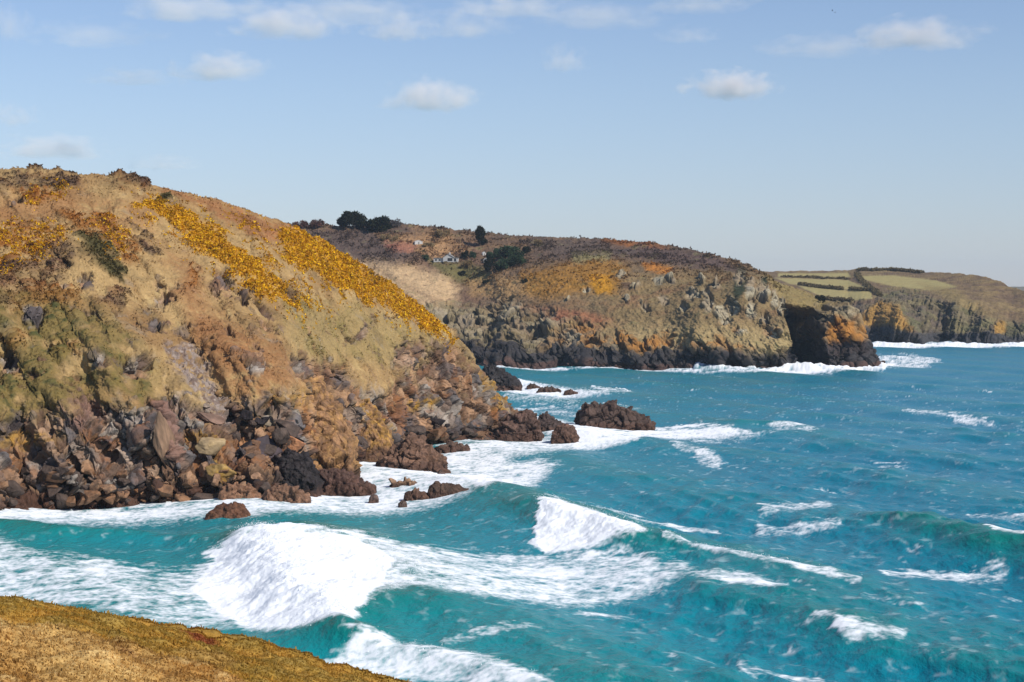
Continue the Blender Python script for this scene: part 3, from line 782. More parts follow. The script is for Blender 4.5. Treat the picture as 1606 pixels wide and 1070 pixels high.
# wind chop: many directions about the wind, long and short
rs = np.random.default_rng(5)
hh = np.zeros(X.shape); steep = np.zeros(X.shape)
rowgap = Y * Y / (F * H) * .8
calm = 1 - .45 * ((PX < 1000) & (PY > 600)) * sstep(1050, 900, PX)
P0 = np.stack([X, Y, 0 * X], -1)
gust = .75 + .5 * fbm(P0 / 60.0, 2, 400)
main = math.atan2(-.35, -.94)
for k in range(46):
    L_ = 2.6 * (34 / 2.6) ** (k / 45.0)
    a = main + rs.normal() * .55
    kx, ky = math.cos(a) * 2 * math.pi / L_, math.sin(a) * 2 * math.pi / L_
    amp = .0165 * L_ ** .92 * rs.uniform(.6, 1.2) * (1.1 - .65 * sstep(5, 14, L_))
    w = np.clip((L_ / rowgap - 2) / 4, 0, 1)
    ph = kx * X + ky * Y + rs.uniform(0, 6.28) + 1.2 * gust
    hh += amp * w * (np.exp(1.1 * (np.sin(ph) - 1)) * 1.5 - .75)
hh *= gust * calm
# long swell
sw = .85 * np.sin((-.92 * X - .39 * Y) * 2 * math.pi / 47.0 + 1.5 * fbm(P0 / 90.0, 2, 401) + 1.0) * sstep(2200, 900, Y)
# breaking and rising crests: seen crest (px, py, height), width in front, width behind
def crest(pts, wf, wb):
    W = [sea_pt(px, py, a) for px, py, a in pts]
    A = [p[2] for p in pts]
    out = np.zeros(X.shape); sd_ = np.full(X.shape, 1e3)
    xs = [w.x for w in W]; ys = [w.y for w in W]
    m = 4 * max(wf, wb)
    sel = (X > min(xs) - m) & (X < max(xs) + m) & (Y > min(ys) - m) & (Y < max(ys) + m)
    x = X[sel]; y = Y[sel]
    wob = 2.2 * noise(np.stack([x / 14, y / 14, 0 * x], -1), 77) + .25 * noise(np.stack([x / 4, y / 4, 0 * x], -1), 78)
    sw_ = np.zeros(x.shape); val = np.zeros(x.shape); sda = np.zeros(x.shape)
    for k in range(len(W) - 1):
        ax, ay, bx, by = W[k].x, W[k].y, W[k + 1].x, W[k + 1].y
        l2 = (bx - ax) ** 2 + (by - ay) ** 2
        tr = ((x - ax) * (bx - ax) + (y - ay) * (by - ay)) / l2
        tt = np.clip(tr, 0, 1)
        d = np.hypot(x - ax - tt * (bx - ax), y - ay - tt * (by - ay))
        sd = ((bx - ax) * (y - ay) - (by - ay) * (x - ax)) / math.sqrt(l2)       # signed distance to the line
        over = np.abs(tr - tt) * math.sqrt(l2)
        sd_k = sd + wob
        prof = np.where(sd_k < 0, np.exp(-(np.abs(sd_k) / wf) ** 1.7), np.exp(-(np.abs(sd_k) / wb) ** 1.5))
        v = (A[k] + tt * (A[k + 1] - A[k])) * prof
        v = v * np.exp(-(over / 10) ** 2)
        w = 1 / (d + .6) ** 4
        sw_ += w; val += w * v; sda += w * sd_k
    out[sel] = val / sw_
    sd_[sel] = sda / sw_
    return out, sd_
# lists run so that the front (left / near side) is the negative side
W1, s1 = crest([(352, 836, .3), (385, 826, 2.2), (410, 822, 3.6), (448, 872, 4.0), (492, 918, 3.8), (535, 960, 3.2), (575, 974, 2.0), (650, 992, .5)], 7.5, 18)
W2, s2 = crest([(640, 742, .2), (720, 752, 1.4), (790, 762, 2.2), (856, 786, 2.4), (890, 799, 2.4), (945, 816, 2.1), (1005, 836, 2.0), (1100, 852, 1.5), (1200, 878, 1.2), (1350, 912, .7)], 6.5, 14)
W3, s3 = crest([(1360, 812, .4), (1430, 809, 2.0), (1500, 824, 2.6), (1570, 838, 2.8), (1660, 856, 2.8), (1760, 885, 2)], 6.5, 14)
W4, s4 = crest([(1020, 896, .3), (1100, 912, 1.3), (1180, 926, 1.8), (1260, 944, 1.6), (1330, 984, 1.8), (1400, 1004, 1.8), (1520, 1020, 2.0), (1660, 1050, 2.0)], 5.0, 11)
W5, s5 = crest([(500, 1006, .3), (560, 998, 1.3), (640, 1008, 1.8), (740, 1028, 1.6), (850, 1062, 1.4), (960, 1100, 1.2)], 4.0, 9)
W6, s6 = crest([(-120, 818, 1.2), (0, 818, 1.7), (90, 822, 1.9), (200, 824, 1.6), (300, 832, 1.2), (350, 846, .4)], 7.0, 8)
W7, s7 = crest([(1120, 660, .2), (1170, 660, 1.5), (1230, 658, 2.0), (1330, 676, 1.0), (1420, 690, .4)], 8, 16)
W8, s8 = crest([(1225, 984, .2), (1270, 978, 1.2), (1330, 990, 1.4), (1400, 1004, .4)], 4, 8)
big = W1 + W2 + W3 + W4 + W5 + W6 + W7 + .5 * W8
# ---- foam, painted where the surf breaks (flat-sea columns/rows), torn up by noise
n1 = fbm(P0 / 9.0, 4, 410); n2 = fbm(P0 / 2.6, 4, 411); n3 = fbm(P0 / .8, 3, 412)
lace = ridged(np.stack([X / 1.7, Y / 3.2, 0 * X], -1) + .5 * n2[..., None], 3, 413)
fx = PX + 26 * n1 + 10 * n2; fy = PY + 7 * n1 + 4 * n2
def lift(pts):      # crest foam is listed where it is seen; the sheet is flat
    return pts
foam = np.zeros(X.shape)
def add(m, dens):
    global foam
    foam = np.maximum(foam, m * dens)
add(poly(fx, fy, [(330, 862), (400, 850), (470, 848), (560, 850), (700, 862), (800, 860), (1000, 872), (1080, 888), (1075, 912), (1000, 930), (900, 948), (760, 946), (640, 946), (570, 975), (540, 1000), (455, 1000), (380, 985), (300, 935), (296, 890)], 14), .86)
add(poly(fx, fy, [(330, 868), (420, 850), (560, 860), (620, 900), (600, 950), (548, 1000), (455, 1000), (370, 985), (300, 930)], 10), 1.5)
add(poly(fx, fy, [(-300, 850), (0, 852), (60, 872), (150, 880), (260, 888), (310, 892), (340, 940), (430, 985), (330, 990), (200, 972), (100, 955), (-300, 925)], 14), .78)
add(poly(fx, fy, [(-300, 800), (140, 785), (330, 782), (470, 785), (510, 730), (580, 715), (700, 700), (760, 690), (830, 676), (905, 684), (905, 700), (850, 716), (800, 722), (880, 730), (845, 752), (822, 772), (760, 778),
                  (700, 790), (600, 800), (500, 806), (400, 815), (300, 812), (200, 815), (60, 822), (-300, 822)], 13), 1.0)
add(poly(fx, fy, [(640, 735), (760, 735), (800, 745), (815, 768), (760, 782), (690, 760)], 10), 1.5)
add(poly(fx, fy, [(880, 672), (1010, 668), (1090, 668), (1170, 676), (1175, 682), (1090, 684), (1010, 684), (1000, 694), (900, 700), (880, 690)], 5), 1.2)
add(poly(fx, fy, [(842, 808), (870, 806), (925, 824), (1000, 850), (1010, 856), (940, 862), (850, 860), (838, 850)], 6), 1.7)
add(pline(fx, fy, [(940, 812, 3), (1040, 822, 6), (1125, 830, 3)], 5), .85)
add(pline(fx, fy, [(860, 790, 3), (960, 800, 4), (1010, 806, 2)], 4), .7)
add(poly(fx, fy, [(505, 1030), (570, 1012), (640, 1022), (700, 1030), (770, 1045), (850, 1075), (870, 1090), (760, 1080), (700, 1066), (620, 1055), (520, 1050)], 9), .95)
add(poly(fx, fy, [(1000, 900), (1090, 900), (1160, 908), (1235, 928), (1220, 940), (1150, 930), (1080, 912), (1000, 915)], 7), .85)
add(pline(PX + 8 * n1, PY + 4 * n1, [(1040, 862, 3), (1120, 876, 4), (1200, 893, 5), (1270, 908, 6), (1345, 922, 7)], 5), .74)
for pts, w, dn in (([(1200, 800), (1250, 797), (1300, 793)], 6, .8), ([(1195, 825), (1260, 826), (1312, 824)], 5, .75), ([(1395, 893), (1470, 896), (1570, 892)], 7, .8), ([(1170, 1046), (1230, 1052), (1290, 1058)], 6, .7),
                   ([(1240, 988), (1300, 985), (1330, 998)], 3, .7), ([(1326, 1003), (1350, 1008), (1412, 1008)], 8, 1.0), ([(1520, 800), (1570, 806), (1620, 810)], 3, .75), ([(1560, 856), (1606, 864), (1660, 870)], 5, 1.1),
                   ([(1100, 712), (1125, 722)], 6, .95), ([(1060, 700), (1090, 706)], 4, .7), ([(1215, 668), (1250, 672), (1270, 676)], 4, .9), ([(1090, 690), (1200, 682), (1240, 676)], 2, .65), ([(940, 614), (990, 615)], 2.5, .9),
                   ([(1380, 728), (1420, 724)], 3, .7), ([(1420, 646), (1490, 652), (1560, 664)], 2, .75), ([(1500, 656), (1530, 660)], 2.5, .9), ([(690, 650), (850, 640), (940, 650)], 4, .62), ([(800, 622), (900, 628)], 6, .7),
                   ([(880, 640), (1000, 642)], 3, .55), ([(700, 1015), (800, 1000), (860, 985)], 5, .5), ([(900, 955), (1000, 958)], 4, .55), ([(1350, 945), (1450, 958)], 3, .5)):
    add(pline(fx, fy, pts, w * 1.5), dn * .80)
# surf line along the middle and far headlands and round the skerries
add(pline(PX + 4 * n1, PY + .7 * n1, [(770, 577, 2), (850, 578, 1.4), (940, 579, 1.0), (1040, 579, 1.6), (1100, 581, 2.4), (1180, 583, 2.6), (1250, 581, 4), (1320, 580, 3.6), (1385, 577, 3), (1400, 570, 4)], 3) * (.55 + .6 * np.clip(n1 + .3 + .5 * sstep(1170, 1230, PX), 0, 1)), 1.2)
add(poly(fx, PY + 2 * n1, [(1375, 556), (1440, 557), (1480, 566), (1450, 577), (1380, 579)], 4), .78)
add(pline(PX, PY + .5 * n1, [(1330, 543, 2), (1420, 542.5, 3), (1500, 543, 1.6), (1640, 542.5, 2.6), (1800, 542, 2)], 2), 1.3)
add(poly(fx, PY + 2 * n1, [(770, 598), (820, 596), (845, 604), (905, 612), (960, 618), (880, 622), (800, 616)], 5), 1.15)
add(poly(fx, fy, [(790, 640), (850, 655), (920, 668), (905, 690), (820, 676)], 6), 1.0)
caps = .8 * sstep(.36, .56, fbm(np.stack([X / 7.0, Y / 16.0, 0 * X], -1), 4, 430) + .25 * fbm(P0 / 70., 2, 431)) * sstep(560, 600, PY) * .85
caps = caps * (1 - .5 * sstep(1000, 850, PX))
tex = 1.0 * n2 + .7 * n3 + .9 * n1
foam_v = sstep(.24, 1.12, foam + .6 * tex + .34 * lace * np.clip(1.5 - foam, 0, 1) - .2)
foam_v = np.where(foam > .05, foam_v, 0)
foam_v = np.maximum(foam_v, caps * sstep(0, .35, n2 + .6 * n3 + .6 * lace - .25))
# thin milky streaks left by earlier waves
milk = sstep(.66, .9, ridged(np.stack([X / 5.0 + .6 * n1, Y / 11.0, 0 * X], -1), 4, 440)) * .22 * sstep(-.1, .4, n1 + n2) * sstep(560, 640, PY)
foam_v = np.clip(np.maximum(foam_v, milk * (1 - foam_v)), 0, 1)
churn = np.clip(foam - .8, 0, .8)
Z = sw + hh * (1 - .55 * np.clip(foam, 0, 1)) + big
Z += churn * (.62 * n2 + .16 * n3 + .9 * n1) * np.clip(Y / 250, .6, 1.0) * (1 + .5 * np.clip(W1 + W2, 0, 2.5) / 2.5) * .8
surf2 = pline(PX, PY, [(1090, 579, 2.0), (1200, 579.5, 2.6), (1245, 577, 4), (1330, 577, 4), (1385, 576, 3)], 3) + .8 * pline(PX, PY, [(1340, 541, 1.2), (1420, 541, 2), (1800, 541, 2)], 2)
Z += surf2 * (1.6 + 2.4 * n1)
Z += .9 * foam_v * ((PY > 560) & (PY < 640)) * np.clip(n1 + .3, 0, 1)
fr = (foam_v > .3).astype(np.float32)
depth = np.clip(.55 + .35 * fbm(P0 / 45.0, 3, 450) + .18 * (big + sw) + .2 * hh, 0, 1)    # greener with wave height: light through thin crests put into the tint
near_s = sstep(1500, 500, PX) * .5 + .2
off = np.clip(near_s + .45 * (depth - .5) + .25 * sstep(700, 1000, PY), 0, 1)
me = mesh_np('sea', np.stack([X, Y, Z], -1).reshape(-1, 3), grid_faces(*X.shape)[:, ::-1], None, {'foam': foam_v.reshape(-1), 'tint': off.reshape(-1), 'rise': np.clip((big + sw * .8 + hh) / 2.6, 0, 1).reshape(-1)})
m, nt, bs, Nn, Ll = nodes('sea_water')
def attr(nm):
    a = Nn('ShaderNodeAttribute'); a.attribute_name = nm; return a.outputs['Fac']
def mixc(f, a, b):
    x = Nn('ShaderNodeMix'); x.data_type = 'RGBA'
    for sock, v in ((x.inputs[0], f), (x.inputs[6], a), (x.inputs[7], b)):
        if hasattr(v, 'is_output'): Ll(v, sock)
        else: sock.default_value = v
    return x.outputs[2]
deepc = (.001, .138, .225, 1); shal = (.003, .215, .235, 1); greenc = (.003, .150, .130, 1)
water = mixc(attr('tint'), deepc, shal)
water = mixc(attr('rise'), water, greenc)  # green of light shining through raised crests, mixed into the water colour
tc = Nn('ShaderNodeTexCoord')
mp = Nn('ShaderNodeMapping'); mp.inputs['Scale'].default_value = (1, .55, 1); mp.inputs['Rotation'].default_value = (0, 0, R(20))
Ll(tc.outputs['Object'], mp.inputs['Vector'])
nz = Nn('ShaderNodeTexNoise'); nz.inputs['Scale'].default_value = .95; nz.inputs['Detail'].default_value = 5; nz.inputs['Roughness'].default_value = .6
Ll(mp.outputs['Vector'], nz.inputs['Vector'])
bp = Nn('ShaderNodeBump'); bp.inputs['Distance'].default_value = .5; bp.inputs['Strength'].default_value = .9
nz3 = Nn('ShaderNodeTexNoise'); nz3.inputs['Scale'].default_value = .3; nz3.inputs['Detail'].default_value = 3
Ll(mp.outputs['Vector'], nz3.inputs['Vector'])
bp3 = Nn('ShaderNodeBump'); bp3.inputs['Distance'].default_value = .15; bp3.inputs['Strength'].default_value = .8; Ll(nz3.outputs['Fac'], bp3.inputs['Height']); Ll(bp3.outputs['Normal'], bp.inputs['Normal'])
Ll(nz.outputs['Fac'], bp.inputs['Height']); Ll(bp.outputs['Normal'], bs.inputs['Normal'])
Ll(water, bs.inputs['Base Color'])
bs.inputs['Roughness'].default_value = .22; bs.inputs['IOR'].default_value = 1.33; bs.inputs['Specular IOR Level'].default_value = .13
fb = Nn('ShaderNodeBsdfDiffuse'); fb.inputs['Color'].default_value = (.80, .82, .84, 1)
nz2 = Nn('ShaderNodeTexNoise'); nz2.inputs['Scale'].default_value = 1.6; nz2.inputs['Detail'].default_value = 5
Ll(tc.outputs['Object'], nz2.inputs['Vector'])
b2 = Nn('ShaderNodeBump'); b2.inputs['Distance'].default_value = .07; Ll(nz2.outputs['Fac'], b2.inputs['Height']); Ll(b2.outputs['Normal'], fb.inputs['Normal'])
ms = Nn('ShaderNodeMixShader'); Ll(attr('foam'), ms.inputs[0]); Ll(bs.outputs[0], ms.inputs[1]); Ll(fb.outputs[0], ms.inputs[2])
Ll(ms.outputs[0], nt.nodes['Material Output'].inputs['Surface'])
M_SEA = m
link('sea', me, M_SEA)
# spray torn off the crests and feathering the foam edges
Pw = np.stack([X, Y, Z], -1)
edge_w = np.exp(-((foam_v - .45) / .3) ** 2) * np.clip(foam - .35, 0, 1) * sstep(.5, 1.2, W1 + W2 + .5 * W5 + churn) * (Y < 700)
crest_w = (foam > .7) * (np.exp(-((s1 - .2) / 1.6) ** 2) * np.clip(W1 - 1.2, 0, 2) + np.exp(-((s2 - .2) / 1.4) ** 2) * np.clip(W2 - 1.2, 0, 2))
area_w = rowgap * Y
wt = ((edge_w + .35 * crest_w) * area_w * (PX > -20) * (PX < 1630)).ravel()
i_ = RNG.choice(wt.size, 9000, p=wt / wt.sum())
pts = Pw.reshape(-1, 3)[i_].astype(np.float32)
cw = np.clip(crest_w.ravel()[i_], 0, 1)
pts += (RNG.normal(size=pts.shape) * np.array([.5, .5, .12])).astype(np.float32)
pts[:, 2] += np.abs(RNG.normal(size=len(pts))) * (.06 + .3 * cw)
wcol = np.full((len(pts), 3), .92, np.float32)
tag(tufts('spray', pts, np.tile(np.array([[.5, -.4, .8]], np.float32), (len(pts), 1)), .06 + .06 * RNG.random(len(pts)), wcol, M_LEAF, 2, up=.4, flat=1.0), 'white spray torn from the breaking crests', 'spray', kind='stuff')
tag(bpy.data.objects['sea'], 'turquoise sea with white breakers rolling to the shore', 'sea', kind='structure')


# ================================================================== ROCKS
def shade_rock(V, base, seed, wet=None, lichen=0.0, top=None):
    a = fbm(V / 1.7 + seed, 3, seed); b = fbm(V / .5 + seed, 2, seed + 1)
    c = base[None] * (1 + .35 * a + .25 * b)[:, None]
    if lichen:
        c = mix(c, LICHEN[None], sstep(-.2, .4, a) * lichen)
    if wet is not None:      # the weed and barnacle line
        c = mix(c, TIDEB[None] * .8, sstep(wet + .5, wet - .4, V[:, 2] + .4 * a) * .8)
    return np.clip(c, .004, .9)

def boulder_mesh(seed, base, sub=4, planes=15, flat=.7, lichen=0.0, rough=.05):
    rg = np.random.default_rng(seed)
    bm = bmesh.new(); bmesh.ops.create_icosphere(bm, subdivisions=sub, radius=1)
    V = np.array([v.co[:] for v in bm.verts], np.float32); Fc = np.array([[v.index for v in f.verts] for f in bm.faces]); bm.free()
    n = rg.normal(size=(planes, 3)); n /= np.linalg.norm(n, axis=1, keepdims=True)
    h = rg.uniform(.5, .95, planes)
    d = V @ n.T
    r = np.where(d > .05, h[None] / np.maximum(d, .05), 9).min(1)
    r = np.minimum(r, 1.45)
    V = V * r[:, None]
    V += V * (rough * 2.2 * fbm(V * 1.8 + seed, 3, seed) + rough * fbm(V * 6 + seed, 2, seed))[:, None]
    V *= np.array([1.0, .85, flat])
    return mesh_np('boulder', V, Fc, shade_rock(V * 2, base, seed, lichen=lichen))

def crag(name, label, prof, base_py, depth, base, seed, cat='rock', group=None, wet=1.2, lichen=0.0, jag=.68, lean=0.0):
    """an outcrop standing in the surf: prof = (column, top row) along its length, front foot at row base_py"""
    Yf = F * H / (base_py - HY)
    Yc = Yf + depth * .45
    xs = np.array([(p[0] - CX) / F * Yc for p in prof]); zs = np.array([H - (p[1] - HY) / F * Yc for p in prof])
    x0, x1 = xs[0], xs[-1]
    L_ = x1 - x0
    step = max(.16, L_ / 150)
    nx = int(L_ / step) + 8; ny = max(24, int((depth + 2 * max(zs)) * 1.3 / step))
    u = np.linspace(x0 - .03 * L_, x1 + .03 * L_, nx); v = np.sin(np.linspace(-math.pi / 2, math.pi / 2, ny))
    U, Vv = np.meshgrid(u, v)
    top = np.interp(U, xs, zs)
    e = np.clip(np.minimum(U - u[0], u[-1] - U) / (.07 * L_), 0, 1) ** .6
    sec = (1 - np.abs(Vv) ** 2.4) ** .75
    Zz = -2.2 + (top + 2.2) * sec * e
    Yy = Yc + Vv * depth * .5 * (.75 + .25 * e) + lean * Zz
    Pq = np.stack([U, Yy, Zz], -1)
    n = smooth_normals(Pq, 2)
    n = n * np.where(n[..., 2:] < 0, -1, 1)
    s = max(1.2, min(4.4, L_ * .22))
    f1, r1, k1 = facet(Pq / s + seed * 3.1 + .3 * fbm(Pq / s, 2, 5)[..., None], 500 + seed, 1.3); f2, r2, k2 = facet(Pq / (s * .45) + seed, 520 + seed, 1.3)
    Pq = Pq + n * ((f1 * s * .30 + f2 * s * .15 + .16 * s * fbm(Pq / (s * .9) + seed, 3, seed)) * jag * np.clip(top + .5, .3, 1.5)[..., None][..., 0] * np.clip(sec * 3, 0.1, 1))[..., None]
    org = np.array([(x0 + x1) / 2, Yc, 0])
    c = shade_rock(Pq.reshape(-1, 3), base, seed, wet=wet, lichen=lichen)
    c = c * (.75 + .5 * r2.reshape(-1, 4)[:, :1]) * (1 - .3 * np.maximum(k1, k2).reshape(-1)[:, None])
    me = mesh_np(name, (Pq - org).reshape(-1, 3), grid_faces(*U.shape), c)
    o = link(name, me, M_ROCK); o.location = org
    return tag(o, label, cat, group)

BRN = lin(120, 92, 72); DRK = lin(86, 70, 60); BLK = lin(46, 38, 38); GRY = lin(142, 126, 116); TANR = lin(158, 126, 96)
crag('sea_stack', 'largest isolated brown rock standing offshore beyond the point', [(905, 668), (909, 650), (916, 634), (928, 632), (945, 634), (962, 633), (976, 638), (990, 642), (998, 648), (1008, 656), (1022, 662), (1026, 668)], 671, 12, lin(90, 70, 60), 1)
crag('sea_rock', 'blocky brown rock in the surf just inshore of the big sea stack', [(864, 690), (868, 678), (876, 670), (888, 666), (898, 668), (903, 676), (908, 688)], 692, 7, lin(108, 80, 66), 2)
crag('sea_rock', 'dark pointed rock at the tip of the near headland', [(838, 676), (843, 660), (852, 650), (858, 648), (866, 655), (880, 664), (890, 670)], 677, 9, lin(78, 62, 56), 3)
crag('reef', 'long low brown ledge running out from the point into foam', [(770, 686), (785, 668), (800, 654), (815, 646), (826, 640), (838, 648), (846, 664), (856, 676), (850, 690)], 688, 10, lin(104, 78, 66), 4)
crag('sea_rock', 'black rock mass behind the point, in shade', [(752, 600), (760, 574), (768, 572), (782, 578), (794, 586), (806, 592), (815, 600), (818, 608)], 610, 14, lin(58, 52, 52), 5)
crag('skerry', 'leftmost low dark skerry in the row off the point', [(826, 606), (832, 601), (842, 604), (848, 608)], 609, 5, DRK, 6)
crag('skerry', 'longest low dark skerry, in the middle of the row off the point', [(842, 612), (850, 607), (860, 609), (868, 608), (880, 612)], 615, 5, DRK, 7)
crag('skerry', 'outermost low dark skerry off the point', [(884, 615), (892, 611), (900, 613), (907, 616)], 617, 5, DRK, 8)
crag('outcrop', 'pyramid of brown barnacled rock jutting into the surf mid shore', [(588, 734), (600, 718), (614, 706), (630, 694), (645, 682), (658, 688), (670, 700), (686, 714), (702, 722)], 738, 13, lin(126, 94, 74), 9, wet=1.6)
crag('sea_rock', 'flat brown rock washed by foam beside the brown pyramid outcrop', [(684, 702), (694, 696), (708, 692), (724, 696), (738, 706)], 709, 7, lin(108, 84, 70), 10)
crag('sea_rock', 'big smooth dark boulder alone in the white surf', [(671, 778), (675, 764), (684, 757), (700, 757), (716, 760), (732, 766), (746, 772)], 782, 6.5, lin(88, 66, 52), 11, jag=.45)
crag('sea_rock', 'pale tan ribbed rock in foam left of the smooth dark boulder', [(608, 764), (614, 754), (626, 755), (640, 753), (652, 756), (664, 762)], 767, 4, lin(168, 134, 104), 12, jag=.8)
crag('sea_rock', 'small brown rock between the ribbed rock and the smooth dark boulder', [(634, 776), (642, 769), (654, 768), (666, 773), (674, 780)], 782, 3.5, lin(120, 90, 72), 13)
crag('sea_rock', 'sloping dark brown rock ledge pointing into the surf', [(500, 752), (512, 740), (524, 732), (540, 738), (556, 748), (574, 758), (590, 768)], 772, 8, lin(98, 70, 58), 14)
crag('sea_rock', 'yellow flecked rock between the black crag and the sloping ledge', [(484, 764), (494, 748), (508, 742), (520, 746), (530, 764)], 770, 6, lin(128, 96, 62), 15, lichen=.3)
crag('sea_rock', 'low weed brown rock just off the boulder beach', [(320, 812), (332, 800), (346, 792), (364, 788), (380, 790), (390, 800), (392, 810)], 816, 5.5, lin(112, 74, 52), 16, wet=.2, jag=.4)
crag('crag', 'black crag rising from the surf at the end of the boulder beach', [(414, 766), (424, 744), (436, 722), (452, 706), (470, 708), (486, 722), (498, 744), (502, 764)], 778, 12, BLK, 17, wet=.8)
crag('sea_rock', 'brown wave washed base rock in front of the black crag', [(412, 788), (420, 768), (440, 762), (462, 764), (476, 772), (484, 786)], 793, 6, lin(140, 104, 80), 18, wet=.6)
crag('sea_rock', 'brown block at the water edge left of the black crag', [(344, 784), (352, 764), (370, 758), (392, 762), (404, 772), (412, 786)], 790, 6, lin(150, 110, 82), 19, wet=.5)
for k, (cx, cy, w) in enumerate(((692, 741, 7), (632, 787, 7), (586, 779, 8), (930, 732, 8))):
    crag('awash_rock', ('tiny rock tip awash in foam below the pyramid outcrop', 'tiny rock tip awash in front of the small brown rock', 'tiny rock tip awash below the sloping ledge', 'lone rock tip awash out in open water')[k],
         [(cx - w, cy + 2), (cx - w * .3, cy - 3), (cx + w * .4, cy - 2), (cx + w, cy + 2)], cy + 3, 2.2, lin(104, 84, 74), 30 + k, wet=-.5)

crag('rock_spur', 'tall leaning brown rock spur with a lit yellowish right edge above the surf', [(398, 668), (412, 628), (436, 606), (470, 598), (490, 600), (508, 622), (528, 652), (548, 688), (556, 720)], 760, 15, lin(158, 118, 82), 21, cat='spur', wet=3.0, lichen=.3, jag=.6, lean=.75)
crag('rock_spur', 'smaller rock spur topped with bright yellow lichen, right of the tall leaning spur', [(546, 690), (552, 652), (560, 632), (574, 628), (592, 652), (608, 682), (620, 712)], 727, 11, lin(150, 112, 76), 22, cat='spur', wet=3.0, lichen=.6, jag=.6, lean=.6)
# blocks of the cliff foot
def place_block(name, label, px, py, size, seed, base, rot=(0, 0, 0), flat=.7, lichen=0.0, fwd=1.0, group=None, cat='boulder', planes=14):
    o = link(name, boulder_mesh(seed, base, 5, planes, flat, lichen), M_ROCK)
    p = near_at(px, py)
    o.location = (p.x, p.y - fwd, p.z)
    o.scale = size
    o.rotation_euler = [R(a) for a in rot]
    return tag(o, label, cat, group)
place_block('rock_slab', 'tall pale pointed slab leaning against the cliff foot', 258, 690, (2.2, 1.1, 6.0), 201, lin(154, 122, 96), (14, -12, 25), 1.0, 0, 1.0, cat='slab', planes=10)
place_block('rock_slab', 'narrower grey slab leaning just left of the tall pale slab', 228, 672, (1.2, 1.0, 4.0), 202, lin(134, 110, 94), (10, 16, 10), 1.0, 0, .6, cat='slab', planes=10)
place_block('boulder', 'yellow lichened boulder near the top of the boulder pile', 345, 736, (2.6, 2.0, 2.4), 203, lin(164, 132, 78), (0, 10, 20), .8, .45, 1.2)
place_block('boulder', 'pale tan angular block behind the yellow lichened boulder', 326, 700, (2.9, 2.2, 2.7), 204, lin(168, 144, 108), (0, -8, 40), .8, .15, 1.0)
place_block('boulder', 'pale orange boulder on the shore below the brown spur', 462, 697, (3.4, 2.4, 2.2), 205, lin(186, 128, 92), (0, 6, 70), .8, .1, 1.5)
place_block('boulder', 'flat reddish slab lying on the scree', 332, 656, (3.0, 2.0, 1.3), 206, lin(132, 104, 88), (20, 24, 10), .7, 0, .8)
place_block('boulder', 'dark slate block wedged above the black crag', 418, 712, (3.6, 2.4, 3.0), 208, lin(74, 62, 66), (0, 14, 30), .9, 0, 1.0)
# the boulder pile: kinds shared between copies
protos = {}
for kind, base, li in (('black', BLK, 0), ('dark', DRK, 0), ('brown', lin(134, 98, 70), 0), ('tan', lin(158, 122, 94), .05), ('rust', lin(142, 98, 68), .12), ('grey', lin(148, 130, 114), 0)):
    protos[kind] = [boulder_mesh(300 + 10 * k + ord(kind[0]), base, 5, 8 + k, .75, li, .045) for k in range(3)]
ZONES = [  # columns, rows, count, sizes, kinds, group, label
    (0, 150, 738, 792, 36, (.6, 1.9), ('dark', 'dark', 'brown', 'dark'), 'boulders under the left cliff', 'dark weed stained boulder in the heap under the left end of the cliff'),
    (150, 300, 742, 786, 34, (.6, 1.8), ('brown', 'rust', 'dark', 'tan'), 'boulders below the tall slab', 'rust brown boulder in the heap below the tall pointed slab'),
    (290, 420, 716, 784, 36, (.6, 1.8), ('tan', 'brown', 'tan', 'dark'), 'boulders of the tan pile', 'tan angular boulder in the pile below the scree chute'),
    (360, 470, 650, 735, 26, (.9, 2.0), ('black', 'black', 'dark', 'dark'), 'black boulders above the crag', 'black angular boulder in the dark hollow above the black crag'),
    (480, 600, 690, 724, 14, (.8, 1.8), ('brown', 'tan', 'dark', 'brown'), 'boulders at the spur foot', 'brown boulder at the foot of the yellow edged spur'),
    (610, 830, 662, 692, 34, (.8, 2.2), ('dark', 'brown', 'black', 'dark'), 'boulders along the point', 'dark brown boulder on the rocky shore of the point'),
    (262, 350, 570, 670, 26, (.4, .9), ('grey', 'grey', 'tan', 'grey'), 'scree stones', 'small pale grey stone lying on the scree chute')]
for x0, x1, y0, y1, n, sz, kinds, grp, lab in ZONES:
    for k in range(n):
        px = random.uniform(x0, x1)
        wl_ = near_coast_py(px)
        lo = y0 if grp != 'scree stones' else 560 + (px - 262) * .9
        hi = min(y1, wl_ + 1) if grp != 'scree stones' else lo + 36
        py = lo + (hi - lo) * random.random() ** .8
        p = near_at(px, py)
        kd = kinds[k % len(kinds)]
        if p.z < 2.0 and grp != 'scree stones': kd = random.choice(('dark', 'brown'))
        o = bpy.data.objects.new('stone' if grp == 'scree stones' else 'boulder', protos[kd][k % 3])
        COL.objects.link(o)
        if not o.data.materials: o.data.materials.append(M_ROCK)
        s = sz[0] * .8 + (sz[1] * 1.15 - sz[0] * .8) * random.random() ** 2.0
        o.location = (p.x, p.y - .2 * s, p.z + .05 * s)
        o.scale = (s * random.uniform(.8, 1.3), s * random.uniform(.8, 1.2), s * random.uniform(.7, 1.15))
        o.rotation_euler = (random.uniform(-.5, .5), random.uniform(-.5, .5), random.uniform(0, 6.28))
        tag(o, lab, 'stone' if grp == 'scree stones' else 'boulder', grp)

